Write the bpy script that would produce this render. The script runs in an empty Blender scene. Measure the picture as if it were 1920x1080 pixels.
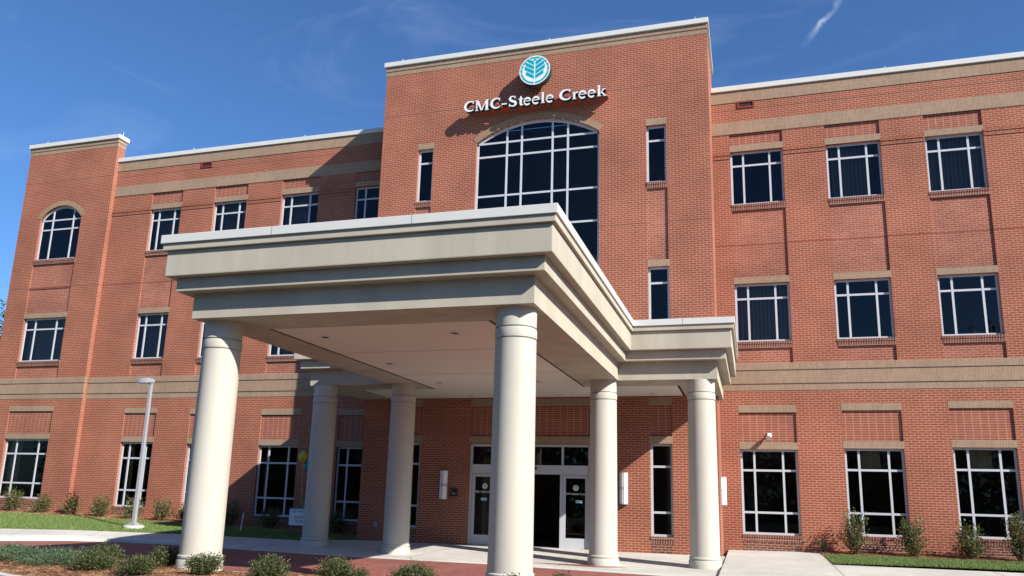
import bpy, bmesh, math, random
import numpy as np
from mathutils import Vector, Matrix

S = bpy.context.scene
COL = S.collection
R_ = math.radians

# ------------------------------------------------------------------ camera
cam_d = bpy.data.cameras.new('camera')
cam = bpy.data.objects.new('camera', cam_d)
COL.objects.link(cam)
S.camera = cam
CAM = Vector((13.1732, -24.5547, 1.3534))
yaw, pitch, roll = -0.29537, 0.21331, 0.02709
fw = Vector((math.sin(yaw)*math.cos(pitch), math.cos(yaw)*math.cos(pitch), math.sin(pitch)))
rt = Vector((math.cos(yaw), -math.sin(yaw), 0)); up = rt.cross(fw)
rr = math.cos(roll)*rt + math.sin(roll)*up
uu = -math.sin(roll)*rt + math.cos(roll)*up
M = Matrix((rr, uu, -fw)).transposed().to_4x4(); M.translation = CAM
cam.matrix_world = M
cam_d.sensor_width = 36.0
cam_d.lens = 36.0*1481.68/1920.0
cam_d.shift_y = 74.0/1920.0
cam_d.clip_start = 0.1
cam_d.clip_end = 6000.0

# ------------------------------------------------------------------ light
SUN_DIR = Vector((-3.85, 2.0, -2.9)).normalized()      # travel of the light
SUN_EL = math.asin(-SUN_DIR.z)
SUN_AZ = math.atan2(-SUN_DIR.x, -SUN_DIR.y)
sun_d = bpy.data.lights.new('sun', 'SUN')
sun_d.energy = 5.0
sun_d.angle = R_(0.53)
sun_d.color = (1.0, 0.945, 0.86)
sun = bpy.data.objects.new('sun', sun_d)
COL.objects.link(sun)
sun.rotation_euler = SUN_DIR.to_track_quat('-Z', 'Y').to_euler()
sun.location = (30, -20, 40)

WISP_A, WISP_B, WISP_C = (0.0803, 0.8538, 0.5144), (0.1056, 0.8378, 0.5358), (0.0931, 0.8458, 0.5253)
W = bpy.data.worlds.new('World')
S.world = W
W.use_nodes = True
wt = W.node_tree
wt.nodes.clear()
def wn(t, **kw):
    n = wt.nodes.new(t)
    for k, v in kw.items(): setattr(n, k, v)
    return n
sky = wn('ShaderNodeTexSky', sky_type='NISHITA')
sky.sun_disc = False
sky.sun_elevation = SUN_EL
sky.sun_rotation = SUN_AZ
sky.altitude = 200
sky.air_density = 1.0
sky.dust_density = 0.7
sky.ozone_density = 4.5
bg = wn('ShaderNodeBackground'); bg.inputs['Strength'].default_value = 0.073
wo = wn('ShaderNodeOutputWorld')
tc = wn('ShaderNodeTexCoord')
mp = wn('ShaderNodeMapping'); mp.inputs['Scale'].default_value = (1.2, 2.2, 5.0)
mp.inputs['Rotation'].default_value = (0.2, 0.5, 0.7)
nz = wn('ShaderNodeTexNoise'); nz.inputs['Scale'].default_value = 2.1
nz.inputs['Detail'].default_value = 9; nz.inputs['Roughness'].default_value = 0.62
nz.inputs['Distortion'].default_value = 0.8
cr = wn('ShaderNodeValToRGB')
cr.color_ramp.elements[0].position = 0.55; cr.color_ramp.elements[0].color = (0, 0, 0, 1)
cr.color_ramp.elements[1].position = 0.86; cr.color_ramp.elements[1].color = (0.17, 0.17, 0.17, 1)
mx = wn('ShaderNodeMixRGB', blend_type='MIX')
mx.inputs['Color2'].default_value = (6.2, 7.4, 9.2, 1)
wt.links.new(tc.outputs['Generated'], mp.inputs['Vector'])
wt.links.new(mp.outputs['Vector'], nz.inputs['Vector'])
wt.links.new(nz.outputs['Fac'], cr.inputs['Fac'])
wt.links.new(cr.outputs['Color'], mx.inputs['Fac'])
tint = wn('ShaderNodeMixRGB', blend_type='MULTIPLY')
tint.inputs['Fac'].default_value = 1.0
tint.inputs['Color2'].default_value = (0.68, 0.95, 1.22, 1)      # clear, dry autumn air
wt.links.new(sky.outputs['Color'], tint.inputs['Color1'])
wt.links.new(tint.outputs['Color'], mx.inputs['Color1'])
# one thin streak of cirrus, fixed to its direction in the sky
C0 = Vector(WISP_C).normalized(); E1 = (Vector(WISP_B)-Vector(WISP_A)).normalized()
E1 = (E1-C0*E1.dot(C0)).normalized(); E2 = C0.cross(E1)
def dotn(v):
    n = wn('ShaderNodeVectorMath', operation='DOT_PRODUCT'); n.inputs[1].default_value = v
    wt.links.new(tc.outputs['Generated'], n.inputs[0]); return n.outputs['Value']
def mth(op, a, b=None, clamp=False):
    n = wn('ShaderNodeMath', operation=op); n.use_clamp = clamp
    for k, x in enumerate((a, b)):
        if x is None: continue
        if hasattr(x, 'is_linked'): wt.links.new(x, n.inputs[k])
        else: n.inputs[k].default_value = x
    return n.outputs[0]
wz = wn('ShaderNodeTexNoise'); wz.inputs['Scale'].default_value = 60; wz.inputs['Detail'].default_value = 6
wt.links.new(tc.outputs['Generated'], wz.inputs['Vector'])
nn_ = mth('SUBTRACT', wz.outputs['Fac'], 0.5)
du = mth('ABSOLUTE', dotn(E1)); dv = mth('ABSOLUTE', mth('ADD', dotn(E2), mth('MULTIPLY', nn_, 0.012)))
mu = mth('SUBTRACT', 1.0, mth('DIVIDE', du, 0.034), True); mv = mth('SUBTRACT', 1.0, mth('DIVIDE', dv, 0.0042), True)
wm = mth('MULTIPLY', mth('MULTIPLY', mu, mv), mth('ADD', mth('MULTIPLY', nn_, 3.0), 0.75, True))
wm = mth('MULTIPLY', wm, mth('GREATER_THAN', dotn(C0), 0.5))
mx2 = wn('ShaderNodeMixRGB', blend_type='MIX'); mx2.inputs['Color2'].default_value = (6.5, 7.4, 8.6, 1)
wt.links.new(mth('MULTIPLY', wm, 0.5), mx2.inputs['Fac']); wt.links.new(mx.outputs['Color'], mx2.inputs['Color1'])
wt.links.new(mx2.outputs['Color'], bg.inputs['Color'])
wt.links.new(bg.outputs['Background'], wo.inputs['Surface'])

S.view_settings.view_transform = 'Standard'
S.view_settings.look = 'None'
S.view_settings.exposure = 0.85
S.view_settings.gamma = 1.0
S.cycles.max_bounces = 8
S.cycles.diffuse_bounces = 2
S.cycles.transparent_max_bounces = 12

random.seed(7)
rng = np.random.default_rng(11)

# ------------------------------------------------------------------ materials
class NT:
    def __init__(self, name):
        self.m = bpy.data.materials.new(name)
        self.m.use_nodes = True
        self.t = self.m.node_tree
        self.b = self.t.nodes['Principled BSDF']
    def n(self, typ, **kw):
        n = self.t.nodes.new(typ)
        for k, v in kw.items():
            if hasattr(n, k) and k not in n.inputs: setattr(n, k, v)
            else: n.inputs[k].default_value = v
        return n
    def l(self, a, b): self.t.links.new(a, b)
    def noise(self, scale, detail=4, rough=0.55, vec=None, dist=0):
        n = self.n('ShaderNodeTexNoise')
        n.inputs['Scale'].default_value = scale
        n.inputs['Detail'].default_value = detail
        n.inputs['Roughness'].default_value = rough
        n.inputs['Distortion'].default_value = dist
        if vec is not None: self.l(vec, n.inputs['Vector'])
        return n
    def ramp(self, fac, stops):
        r = self.n('ShaderNodeValToRGB')
        e = r.color_ramp.elements
        while len(e) < len(stops): e.new(0.5)
        for el, (p, c) in zip(e, stops):
            el.position = p
            el.color = (*c, 1) if len(c) == 3 else c
        self.l(fac, r.inputs['Fac'])
        return r
    def mix(self, a, b, fac, blend='MIX'):
        m = self.n('ShaderNodeMixRGB', blend_type=blend)
        for s, k in ((a, 'Color1'), (b, 'Color2'), (fac, 'Fac')):
            if hasattr(s, 'is_linked'): self.l(s, m.inputs[k])
            elif k == 'Fac': m.inputs[k].default_value = s
            else: m.inputs[k].default_value = (*s, 1)
        return m.outputs['Color']
    def pos(self): return self.n('ShaderNodeNewGeometry').outputs['Position']
    def bump(self, h, strength, dist=0.01):
        b = self.n('ShaderNodeBump')
        b.inputs['Strength'].default_value = strength
        b.inputs['Distance'].default_value = dist
        self.l(h, b.inputs['Height'])
        self.l(b.outputs['Normal'], self.b.inputs['Normal'])
    def scaled(self, vec, s):
        v = self.n('ShaderNodeVectorMath', operation='MULTIPLY')
        v.inputs[1].default_value = s
        self.l(vec, v.inputs[0])
        return v.outputs[0]

def wall_uv(t):
    sp = t.n('ShaderNodeSeparateXYZ'); t.l(t.pos(), sp.inputs[0])
    a = t.n('ShaderNodeMath', operation='ADD')
    t.l(sp.outputs['X'], a.inputs[0]); t.l(sp.outputs['Y'], a.inputs[1])
    c = t.n('ShaderNodeCombineXYZ')
    t.l(a.outputs[0], c.inputs['X']); t.l(sp.outputs['Z'], c.inputs['Y'])
    return c.outputs[0]

def brick_mat(name, c1, c2, mortar, bw=0.2032, rh=0.0677, ms=0.0095, offset=0.5, dark=None, blot=0.22, rough=0.85, zoff=0.0):
    t = NT(name)
    uv = wall_uv(t)
    if zoff:
        v = t.n('ShaderNodeVectorMath', operation='ADD'); v.inputs[1].default_value = (0, zoff, 0)
        t.l(uv, v.inputs[0]); uv = v.outputs[0]
    b = t.n('ShaderNodeTexBrick', offset=offset, offset_frequency=2, squash=1.0)
    b.inputs['Scale'].default_value = 1.0
    b.inputs['Brick Width'].default_value = bw
    b.inputs['Row Height'].default_value = rh
    b.inputs['Mortar Size'].default_value = ms
    b.inputs['Mortar Smooth'].default_value = 0.15
    b.inputs['Bias'].default_value = -0.1
    b.inputs['Color1'].default_value = (*c1, 1)
    b.inputs['Color2'].default_value = (*c2, 1)
    b.inputs['Mortar'].default_value = (*mortar, 1)
    t.l(uv, b.inputs['Vector'])
    col = b.outputs['Color']
    n1 = t.noise(0.55, 5, 0.6, t.pos())
    r1 = t.ramp(n1.outputs['Fac'], [(0.3, (1-blot,)*3), (0.7, (1+blot*0.55,)*3)])
    col = t.mix(col, r1.outputs['Color'], 1.0, 'MULTIPLY')
    n2 = t.noise(9.0, 3, 0.6, t.scaled(t.pos(), (1, 1, 2.6)))
    r2 = t.ramp(n2.outputs['Fac'], [(0.3, (0.91,)*3), (0.7, (1.08,)*3)])
    col = t.mix(col, r2.outputs['Color'], 1.0, 'MULTIPLY')
    # pale bloom on some of the brick
    n3 = t.noise(1.7, 6, 0.7, t.scaled(t.pos(), (1, 1, 0.5)))
    r3 = t.ramp(n3.outputs['Fac'], [(0.58, (0, 0, 0)), (0.8, (0.16,)*3)])
    col = t.mix(col, mortar, r3.outputs['Color'])
    t.l(col, t.b.inputs['Base Color'])
    t.b.inputs['Roughness'].default_value = rough
    t.b.inputs['Specular IOR Level'].default_value = 0.2
    inv = t.n('ShaderNodeMath', operation='SUBTRACT'); inv.inputs[0].default_value = 1.0
    t.l(b.outputs['Fac'], inv.inputs[1])
    t.bump(inv.outputs[0], 0.5, 0.006)
    return t.m

def plain_mat(name, col, rough=0.5, metal=0.0, var=0.06, scale=6.0, bump=0.0, spec=0.4, streak=False):
    t = NT(name)
    p = t.pos()
    if streak: p = t.scaled(p, (1, 1, 0.18))
    n = t.noise(scale, 6, 0.62, p)
    r = t.ramp(n.outputs['Fac'], [(0.28, tuple(c*(1-var) for c in col)), (0.72, tuple(min(1, c*(1+var)) for c in col))])
    t.l(r.outputs['Color'], t.b.inputs['Base Color'])
    t.b.inputs['Roughness'].default_value = rough
    t.b.inputs['Metallic'].default_value = metal
    t.b.inputs['Specular IOR Level'].default_value = spec
    if bump:
        n2 = t.noise(140.0, 3, 0.6, t.pos())
        t.bump(n2.outputs['Fac'], bump, 0.004)
    return t.m

MORT = (0.385, 0.24, 0.17)
MT = {}
MT['brick'] = brick_mat('red_brick', (0.26, 0.063, 0.034), (0.295, 0.076, 0.042), MORT)
MT['brick_panel'] = brick_mat('red_brick_recess', (0.275, 0.076, 0.050), (0.325, 0.102, 0.070), MORT, blot=0.3)
MT['brick_stack'] = brick_mat('red_brick_stack_bond', (0.265, 0.066, 0.041), (0.30, 0.082, 0.053), MORT, offset=0.0, ms=0.010)
MT['brick_dark'] = brick_mat('brown_red_brick', (0.112, 0.040, 0.032), (0.160, 0.056, 0.044), MORT)
MT['tan'] = brick_mat('tan_soldier_brick', (0.275, 0.182, 0.124), (0.31, 0.212, 0.148), (0.336, 0.264, 0.184), bw=0.0677, rh=0.2032, ms=0.007, offset=0.0, blot=0.12)
MT['voussoir'] = plain_mat('tan_brick_voussoir', (0.272, 0.180, 0.112), 0.85, var=0.2, scale=14)
MT['mortar'] = plain_mat('mortar', (0.352, 0.272, 0.192), 0.9)
MT['sill'] = brick_mat('brown_rowlock_brick', (0.120, 0.044, 0.036), (0.176, 0.064, 0.048), MORT, bw=0.0677, rh=0.4, ms=0.009, offset=0.0)
MT['coping'] = plain_mat('white_metal_coping', (0.56, 0.56, 0.53), 0.4, var=0.03, scale=2)
MT['alu'] = plain_mat('pale_aluminium', (0.45, 0.465, 0.50), 0.45, var=0.03, scale=3)
MT['eifs'] = plain_mat('beige_stucco', (0.40, 0.368, 0.298), 0.92, var=0.13, scale=1.6, bump=0.25, spec=0.1, streak=True)
MT['soffit'] = plain_mat('cream_soffit', (0.64, 0.62, 0.55), 0.9, var=0.03, scale=1.0, bump=0.1, spec=0.1)
MT['column'] = plain_mat('cream_column_paint', (0.44, 0.42, 0.362), 0.8, var=0.045, scale=2.6, bump=0.05, streak=True, spec=0.3)
MT['dark'] = plain_mat('dark_gap', (0.02, 0.018, 0.016), 0.9)
MT['joint'] = plain_mat('dark_sealant', (0.15, 0.055, 0.04), 0.9)
MT['steel'] = plain_mat('grey_painted_steel', (0.29, 0.29, 0.315), 0.45, var=0.05)
MT['white'] = plain_mat('white_paint', (0.66, 0.66, 0.66), 0.4, var=0.02)
MT['signside'] = plain_mat('dark_sign_return', (0.018, 0.045, 0.05), 0.4)
MT['raceway'] = plain_mat('red_painted_raceway', (0.34, 0.045, 0.02), 0.5)
MT['teal'] = plain_mat('teal_sign_face', (0.0, 0.30, 0.37), 0.4, var=0.03)
MT['ventred'] = plain_mat('dark_red_metal', (0.20, 0.03, 0.02), 0.5)
MT['black'] = plain_mat('black_plastic', (0.015, 0.015, 0.017), 0.4)
MT['acrylic'] = plain_mat('white_acrylic_shade', (0.82, 0.82, 0.80), 0.3, var=0.02)
MT['blue_sticker'] = plain_mat('pale_blue_sticker', (0.35, 0.55, 0.72), 0.5)
MT['red_sticker'] = plain_mat('red_sticker', (0.4, 0.03, 0.02), 0.5)
MT['interior'] = plain_mat('interior_wall', (0.22, 0.19, 0.15), 0.9)
MT['ceiling_in'] = plain_mat('interior_ceiling', (0.42, 0.40, 0.36), 0.9)
MT['carpet'] = plain_mat('interior_floor', (0.05, 0.045, 0.04), 0.9)
MT['roofing'] = plain_mat('roof_membrane', (0.3, 0.3, 0.3), 0.9)
MT['decal'] = plain_mat('white_vinyl_decal', (0.8, 0.82, 0.84), 0.5)
MT['ink'] = plain_mat('black_ink', (0.02, 0.02, 0.03), 0.6)
MT['leg_wire'] = plain_mat('dark_wire', (0.05, 0.05, 0.05), 0.4, metal=0.8)

def blind_mat():
    t = NT('vertical_blind_fabric')
    sp = t.n('ShaderNodeSeparateXYZ'); t.l(t.pos(), sp.inputs[0])
    w = t.n('ShaderNodeMath', operation='MULTIPLY'); w.inputs[1].default_value = 55.0
    t.l(sp.outputs['X'], w.inputs[0])
    s = t.n('ShaderNodeMath', operation='SINE'); t.l(w.outputs[0], s.inputs[0])
    h = t.n('ShaderNodeMath', operation='MULTIPLY_ADD'); h.inputs[1].default_value = 0.5; h.inputs[2].default_value = 0.5
    t.l(s.outputs[0], h.inputs[0])
    r = t.ramp(h.outputs[0], [(0.0, (0.20, 0.17, 0.13)), (1.0, (0.36, 0.32, 0.25))])
    t.l(r.outputs['Color'], t.b.inputs['Base Color'])
    t.b.inputs['Roughness'].default_value = 0.9
    return t.m
MT['blind'] = blind_mat()
MT['shade'] = plain_mat('tan_roller_shade', (0.42, 0.34, 0.22), 0.9)

def glass_mat(name, tint, ior=1.5, gloss=(0.9, 0.95, 1.0)):
    t = NT(name)
    t.t.nodes.remove(t.b)
    tr = t.n('ShaderNodeBsdfTransparent'); tr.inputs['Color'].default_value = (*tint, 1)
    gl = t.n('ShaderNodeBsdfGlossy'); gl.inputs['Color'].default_value = (*gloss, 1); gl.inputs['Roughness'].default_value = 0.012
    fr = t.n('ShaderNodeFresnel'); fr.inputs['IOR'].default_value = ior
    n = t.noise(1.1, 2, 0.5, t.pos())
    b = t.n('ShaderNodeBump'); b.inputs['Strength'].default_value = 0.03; b.inputs['Distance'].default_value = 0.05
    t.l(n.outputs['Fac'], b.inputs['Height'])
    t.l(b.outputs['Normal'], gl.inputs['Normal'])
    ms = t.n('ShaderNodeMixShader')
    t.l(fr.outputs['Fac'], ms.inputs['Fac']); t.l(tr.outputs[0], ms.inputs[1]); t.l(gl.outputs[0], ms.inputs[2])
    t.l(ms.outputs[0], t.t.nodes['Material Output'].inputs['Surface'])
    return t.m
MT['glass'] = glass_mat('tinted_window_glass', (0.50, 0.52, 0.54), 1.42, (0.85, 0.9, 1.0))
MT['glass_low'] = glass_mat('dark_window_glass', (0.50, 0.51, 0.47), 1.28)
MT['glass_door'] = glass_mat('door_glass', (0.42, 0.43, 0.42), 1.5)

def leaf_mat(name, stops, trans=0.25, rough=0.5):
    t = NT(name)
    g = t.n('ShaderNodeNewGeometry')
    r = t.ramp(g.outputs['Random Per Island'], stops)
    t.l(r.outputs['Color'], t.b.inputs['Base Color'])
    t.b.inputs['Roughness'].default_value = rough
    t.b.inputs['Specular IOR Level'].default_value = 0.45
    tl = t.n('ShaderNodeBsdfTranslucent'); t.l(r.outputs['Color'], tl.inputs['Color'])
    ms = t.n('ShaderNodeMixShader'); ms.inputs['Fac'].default_value = trans
    t.l(t.b.outputs[0], ms.inputs[1]); t.l(tl.outputs[0], ms.inputs[2])
    t.l(ms.outputs[0], t.t.nodes['Material Output'].inputs['Surface'])
    return t.m
MT['leaf_near'] = leaf_mat('holly_leaf', [(0, (0.023, 0.043, 0.012)), (0.45, (0.051, 0.082, 0.022)), (0.8, (0.094, 0.121, 0.035)), (0.93, (0.133, 0.094, 0.047)), (1, (0.172, 0.156, 0.078))])
MT['leaf_rose'] = leaf_mat('red_tipped_leaf', [(0, (0.030, 0.060, 0.017)), (0.5, (0.072, 0.119, 0.031)), (0.76, (0.136, 0.157, 0.051)), (0.88, (0.230, 0.072, 0.034)), (1, (0.187, 0.170, 0.076))])
MT['leaf_juniper'] = leaf_mat('juniper_needle', [(0, (0.035, 0.08, 0.04)), (0.5, (0.075, 0.135, 0.07)), (0.85, (0.13, 0.185, 0.09)), (1, (0.22, 0.18, 0.09))])
MT['leaf_tree'] = leaf_mat('tree_leaf', [(0, (0.025, 0.05, 0.018)), (0.6, (0.05, 0.09, 0.028)), (1, (0.09, 0.12, 0.04))])
MT['grass'] = leaf_mat('grass_blade', [(0, (0.08, 0.14, 0.028)), (0.5, (0.125, 0.20, 0.045)), (0.85, (0.18, 0.24, 0.065)), (1, (0.28, 0.27, 0.13))], 0.2, 0.6)
MT['straw'] = leaf_mat('pine_needle', [(0, (0.30, 0.155, 0.085)), (0.5, (0.47, 0.285, 0.17)), (1, (0.62, 0.43, 0.28))], 0.1, 0.8)
MT['stem'] = plain_mat('brown_stem', (0.11, 0.07, 0.045), 0.85, var=0.25, scale=30)
MT['bark'] = plain_mat('tree_bark', (0.10, 0.08, 0.06), 0.9, var=0.3, scale=10)

def ground_mat(name, stops, scale, bump=0.5, detail=8, stretch=None, big=None, stain=(0.80, 0.79, 0.77)):
    t = NT(name)
    p = t.pos()
    q = t.scaled(p, stretch) if stretch else p
    n = t.noise(scale, detail, 0.68, q)
    r = t.ramp(n.outputs['Fac'], stops)
    col = r.outputs['Color']
    n2 = t.noise(big or 0.5, 4, 0.6, p)
    r2 = t.ramp(n2.outputs['Fac'], [(0.3, (0.84,)*3), (0.7, (1.12,)*3)])
    col = t.mix(col, r2.outputs['Color'], 1.0, 'MULTIPLY')
    n3 = t.noise(2.3, 6, 0.75, p)
    r3 = t.ramp(n3.outputs['Fac'], [(0.56, (1,)*3), (0.75, stain)])
    col = t.mix(col, r3.outputs['Color'], 1.0, 'MULTIPLY')
    t.l(col, t.b.inputs['Base Color'])
    t.b.inputs['Roughness'].default_value = 0.92
    t.b.inputs['Specular IOR Level'].default_value = 0.2
    t.bump(n.outputs['Fac'], bump, 0.02)
    return t.m
MT['lawn'] = ground_mat('lawn_soil', [(0.3, (0.075, 0.12, 0.03)), (0.7, (0.15, 0.205, 0.06))], 22, stain=(1.5, 1.15, 1.1))
MT['mulch'] = ground_mat('pine_straw_mulch', [(0.25, (0.22, 0.115, 0.06)), (0.55, (0.40, 0.23, 0.13)), (0.8, (0.52, 0.34, 0.21))], 26, 0.9, stretch=(1, 2.2, 1))
MT['concrete'] = ground_mat('concrete_paving', [(0.3, (0.416, 0.400, 0.364)), (0.7, (0.496, 0.480, 0.440))], 5, 0.08)
MT['kerb'] = ground_mat('concrete_kerb', [(0.3, (0.440, 0.424, 0.384)), (0.7, (0.528, 0.512, 0.472))], 7, 0.08)
MT['asphalt'] = ground_mat('asphalt', [(0.3, (0.045, 0.045, 0.045)), (0.7, (0.07, 0.07, 0.068))], 40, 0.3)
MT['earth'] = ground_mat('far_ground', [(0.3, (0.06, 0.08, 0.03)), (0.7, (0.11, 0.12, 0.05))], 0.3, 0.1)

def paver_mat():
    t = NT('red_brick_paving')
    v = t.n('ShaderNodeMapping'); v.inputs['Rotation'].default_value = (0, 0, R_(45))
    t.l(t.pos(), v.inputs['Vector'])
    b = t.n('ShaderNodeTexBrick', offset=0.5)
    b.inputs['Scale'].default_value = 1.0
    b.inputs['Brick Width'].default_value = 0.2; b.inputs['Row Height'].default_value = 0.1
    b.inputs['Mortar Size'].default_value = 0.006
    b.inputs['Color1'].default_value = (0.200, 0.060, 0.046, 1); b.inputs['Color2'].default_value = (0.256, 0.084, 0.064, 1)
    b.inputs['Mortar'].default_value = (0.160, 0.064, 0.052, 1)
    t.l(v.outputs[0], b.inputs['Vector'])
    n = t.noise(0.9, 6, 0.65, t.pos())
    r = t.ramp(n.outputs['Fac'], [(0.3, (0.78,)*3), (0.7, (1.15,)*3)])
    c = t.mix(b.outputs['Color'], r.outputs['Color'], 1.0, 'MULTIPLY')
    t.l(c, t.b.inputs['Base Color'])
    t.b.inputs['Roughness'].default_value = 0.85
    t.bump(b.outputs['Fac'], -0.3, 0.004)
    return t.m
MT['paver'] = paver_mat()

# ------------------------------------------------------------------ mesh helpers
class MB:
    def __init__(self):
        self.v = []; self.f = []; self.mi = []
    def quad(self, *p, mi=0):
        i = len(self.v); self.v += [tuple(q) for q in p]; self.f.append(tuple(range(i, i+len(p)))); self.mi.append(mi)
    def box(self, x0, x1, y0, y1, z0, z1, mi=0):
        i = len(self.v)
        self.v += [(x0,y0,z0),(x1,y0,z0),(x1,y1,z0),(x0,y1,z0),(x0,y0,z1),(x1,y0,z1),(x1,y1,z1),(x0,y1,z1)]
        for a in ((0,3,2,1),(4,5,6,7),(0,1,5,4),(1,2,6,5),(2,3,7,6),(3,0,4,7)):
            self.f.append(tuple(i+k for k in a)); self.mi.append(mi)
    def prism(self, pts, z0, z1, mi=0, axis='Z'):
        # closed outline, counter-clockwise seen against the axis
        n = len(pts); i = len(self.v)
        mk = (lambda p, h: (p[0], p[1], h)) if axis == 'Z' else (lambda p, h: (p[0], h, p[1]))
        self.v += [mk(p, z0) for p in pts] + [mk(p, z1) for p in pts]
        self.f.append(tuple(reversed(range(i, i+n)))); self.mi.append(mi)
        self.f.append(tuple(range(i+n, i+2*n))); self.mi.append(mi)
        for k in range(n):
            a, b = i+k, i+(k+1) % n
            self.f.append((a, b, b+n, a+n)); self.mi.append(mi)
    def lathe(self, cx, cy, prof, seg=48, mi=0, cap=True):
        i = len(self.v)
        for r, z in prof:
            for k in range(seg):
                a = 2*math.pi*k/seg
                self.v.append((cx+r*math.cos(a), cy+r*math.sin(a), z))
        for j in range(len(prof)-1):
            for k in range(seg):
                a = i+j*seg+k; b = i+j*seg+(k+1) % seg
                self.f.append((a, b, b+seg, a+seg)); self.mi.append(mi)
        if cap:
            self.f.append(tuple(reversed(range(i, i+seg)))); self.mi.append(mi)
            t = i+(len(prof)-1)*seg
            self.f.append(tuple(range(t, t+seg))); self.mi.append(mi)
    def tube(self, pts, rad, seg=6, mi=0):
        pts = [Vector(p) for p in pts]
        i = len(self.v)
        n = len(pts)
        for j, p in enumerate(pts):
            d = (pts[min(j+1, n-1)] - pts[max(j-1, 0)]).normalized()
            a = d.orthogonal().normalized(); b = d.cross(a)
            r = rad[j] if isinstance(rad, (list, tuple)) else rad
            for k in range(seg):
                an = 2*math.pi*k/seg
                self.v.append(tuple(p + a*(r*math.cos(an)) + b*(r*math.sin(an))))
        for j in range(n-1):
            for k in range(seg):
                a = i+j*seg+k; b = i+j*seg+(k+1) % seg
                self.f.append((a, b, b+seg, a+seg)); self.mi.append(mi)
        self.f.append(tuple(reversed(range(i, i+seg)))); self.mi.append(mi)
        t = i+(n-1)*seg
        self.f.append(tuple(range(t, t+seg))); self.mi.append(mi)
    def build(self, name, mats, parent=None, base=(0, 0, 0), smooth=False, bevel=0.0, fix=False, double=0):
        me = bpy.data.meshes.new(name)
        bx, by, bz = base
        me.from_pydata([(x-bx, y-by, z-bz) for x, y, z in self.v], [], self.f)
        if not isinstance(mats, (list, tuple)): mats = [mats]
        for m in mats: me.materials.append(m)
        if len(mats) > 1: me.polygons.foreach_set('material_index', self.mi)
        if fix or bevel:
            b = bmesh.new(); b.from_mesh(me)
            bmesh.ops.remove_doubles(b, verts=b.verts, dist=1e-5)
            bmesh.ops.recalc_face_normals(b, faces=b.faces)
            if bevel:
                eds = [e for e in b.edges if len(e.link_faces) == 2 and e.calc_face_angle(0) > 0.6]
                bmesh.ops.bevel(b, geom=eds, offset=bevel, segments=2, affect='EDGES', profile=0.7)
            b.to_mesh(me); b.free()
        if smooth:
            me.polygons.foreach_set('use_smooth', [True]*len(me.polygons))
            try: me.set_sharp_from_angle(angle=R_(38))
            except Exception: pass
        me.update()
        o = bpy.data.objects.new(name, me)
        COL.objects.link(o)
        if parent is not None: o.parent = parent
        return o

def tag(o, label=None, cat=None, group=None, kind=None):
    if label: o['label'] = label
    if cat: o['category'] = cat
    if group: o['group'] = group
    if kind: o['kind'] = kind
    return o
def empty(name, loc, label, cat, group=None):
    o = bpy.data.objects.new(name, None); COL.objects.link(o)
    o.location = loc; o.empty_display_size = 0.2
    return tag(o, label, cat, group)

# ================================================================== BUILDING
T = -2.0          # front of the central tower
LT = -0.19        # front of the left tower
ROOF = 14.53      # underside of the wing coping
bld = empty('hospital_building', (0, 0, 0), 'three-storey red brick hospital building with tan brick bands and taller central tower', 'building')

def sheet(m, x0, x1, z0, z1, y, holes, mi=0):
    """front wall face at y with rectangular openings (x0,x1,z0,z1,depth) and their reveals"""
    xs = sorted({x0, x1, *[h[0] for h in holes], *[h[1] for h in holes]})
    zs = sorted({z0, z1, *[h[2] for h in holes], *[h[3] for h in holes]})
    xs = [x for x in xs if x0 <= x <= x1]; zs = [z for z in zs if z0 <= z <= z1]
    for a, b in zip(xs, xs[1:]):
        for c, d in zip(zs, zs[1:]):
            u, w = (a+b)/2, (c+d)/2
            if any(h[0] < u < h[1] and h[2] < w < h[3] for h in holes): continue
            m.quad((a,y,c),(b,y,c),(b,y,d),(a,y,d), mi=mi)
    for h in holes:
        a, b, c, d, dep = h[:5]; Y = y+dep
        m.quad((a,y,c),(a,y,d),(a,Y,d),(a,Y,c), mi=mi)
        m.quad((b,y,d),(b,y,c),(b,Y,c),(b,Y,d), mi=mi)
        if len(h) < 6: m.quad((a,y,d),(b,y,d),(b,Y,d),(a,Y,d), mi=mi)
        m.quad((a,Y,c),(b,Y,c),(b,y,c),(a,y,c), mi=mi)

REC = 0.045
def panel(name, x0, x1, z0, z1, y, mat):
    m = MB(); m.quad((x0,y+REC,z0),(x1,y+REC,z0),(x1,y+REC,z1),(x0,y+REC,z1))
    return m.build(name, mat, bld)

def lintel_box(x0, x1, z, y, parent=None, h=0.2032, name='lintel'):
    m = MB(); m.box(x0, x1, y-0.006, y+0.05, z, z+h)
    return m.build(name, MT['tan'], parent or bld)

def sill_box(x0, x1, z, y, parent):
    m = MB(); m.box(x0-0.01, x1+0.01, y-0.02, y+0.10, z-0.08, z)
    m.box(x0, x1, y-0.008, y+0.05, z-0.2, z-0.0801)
    return m.build('sill', MT['sill'], parent)

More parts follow.
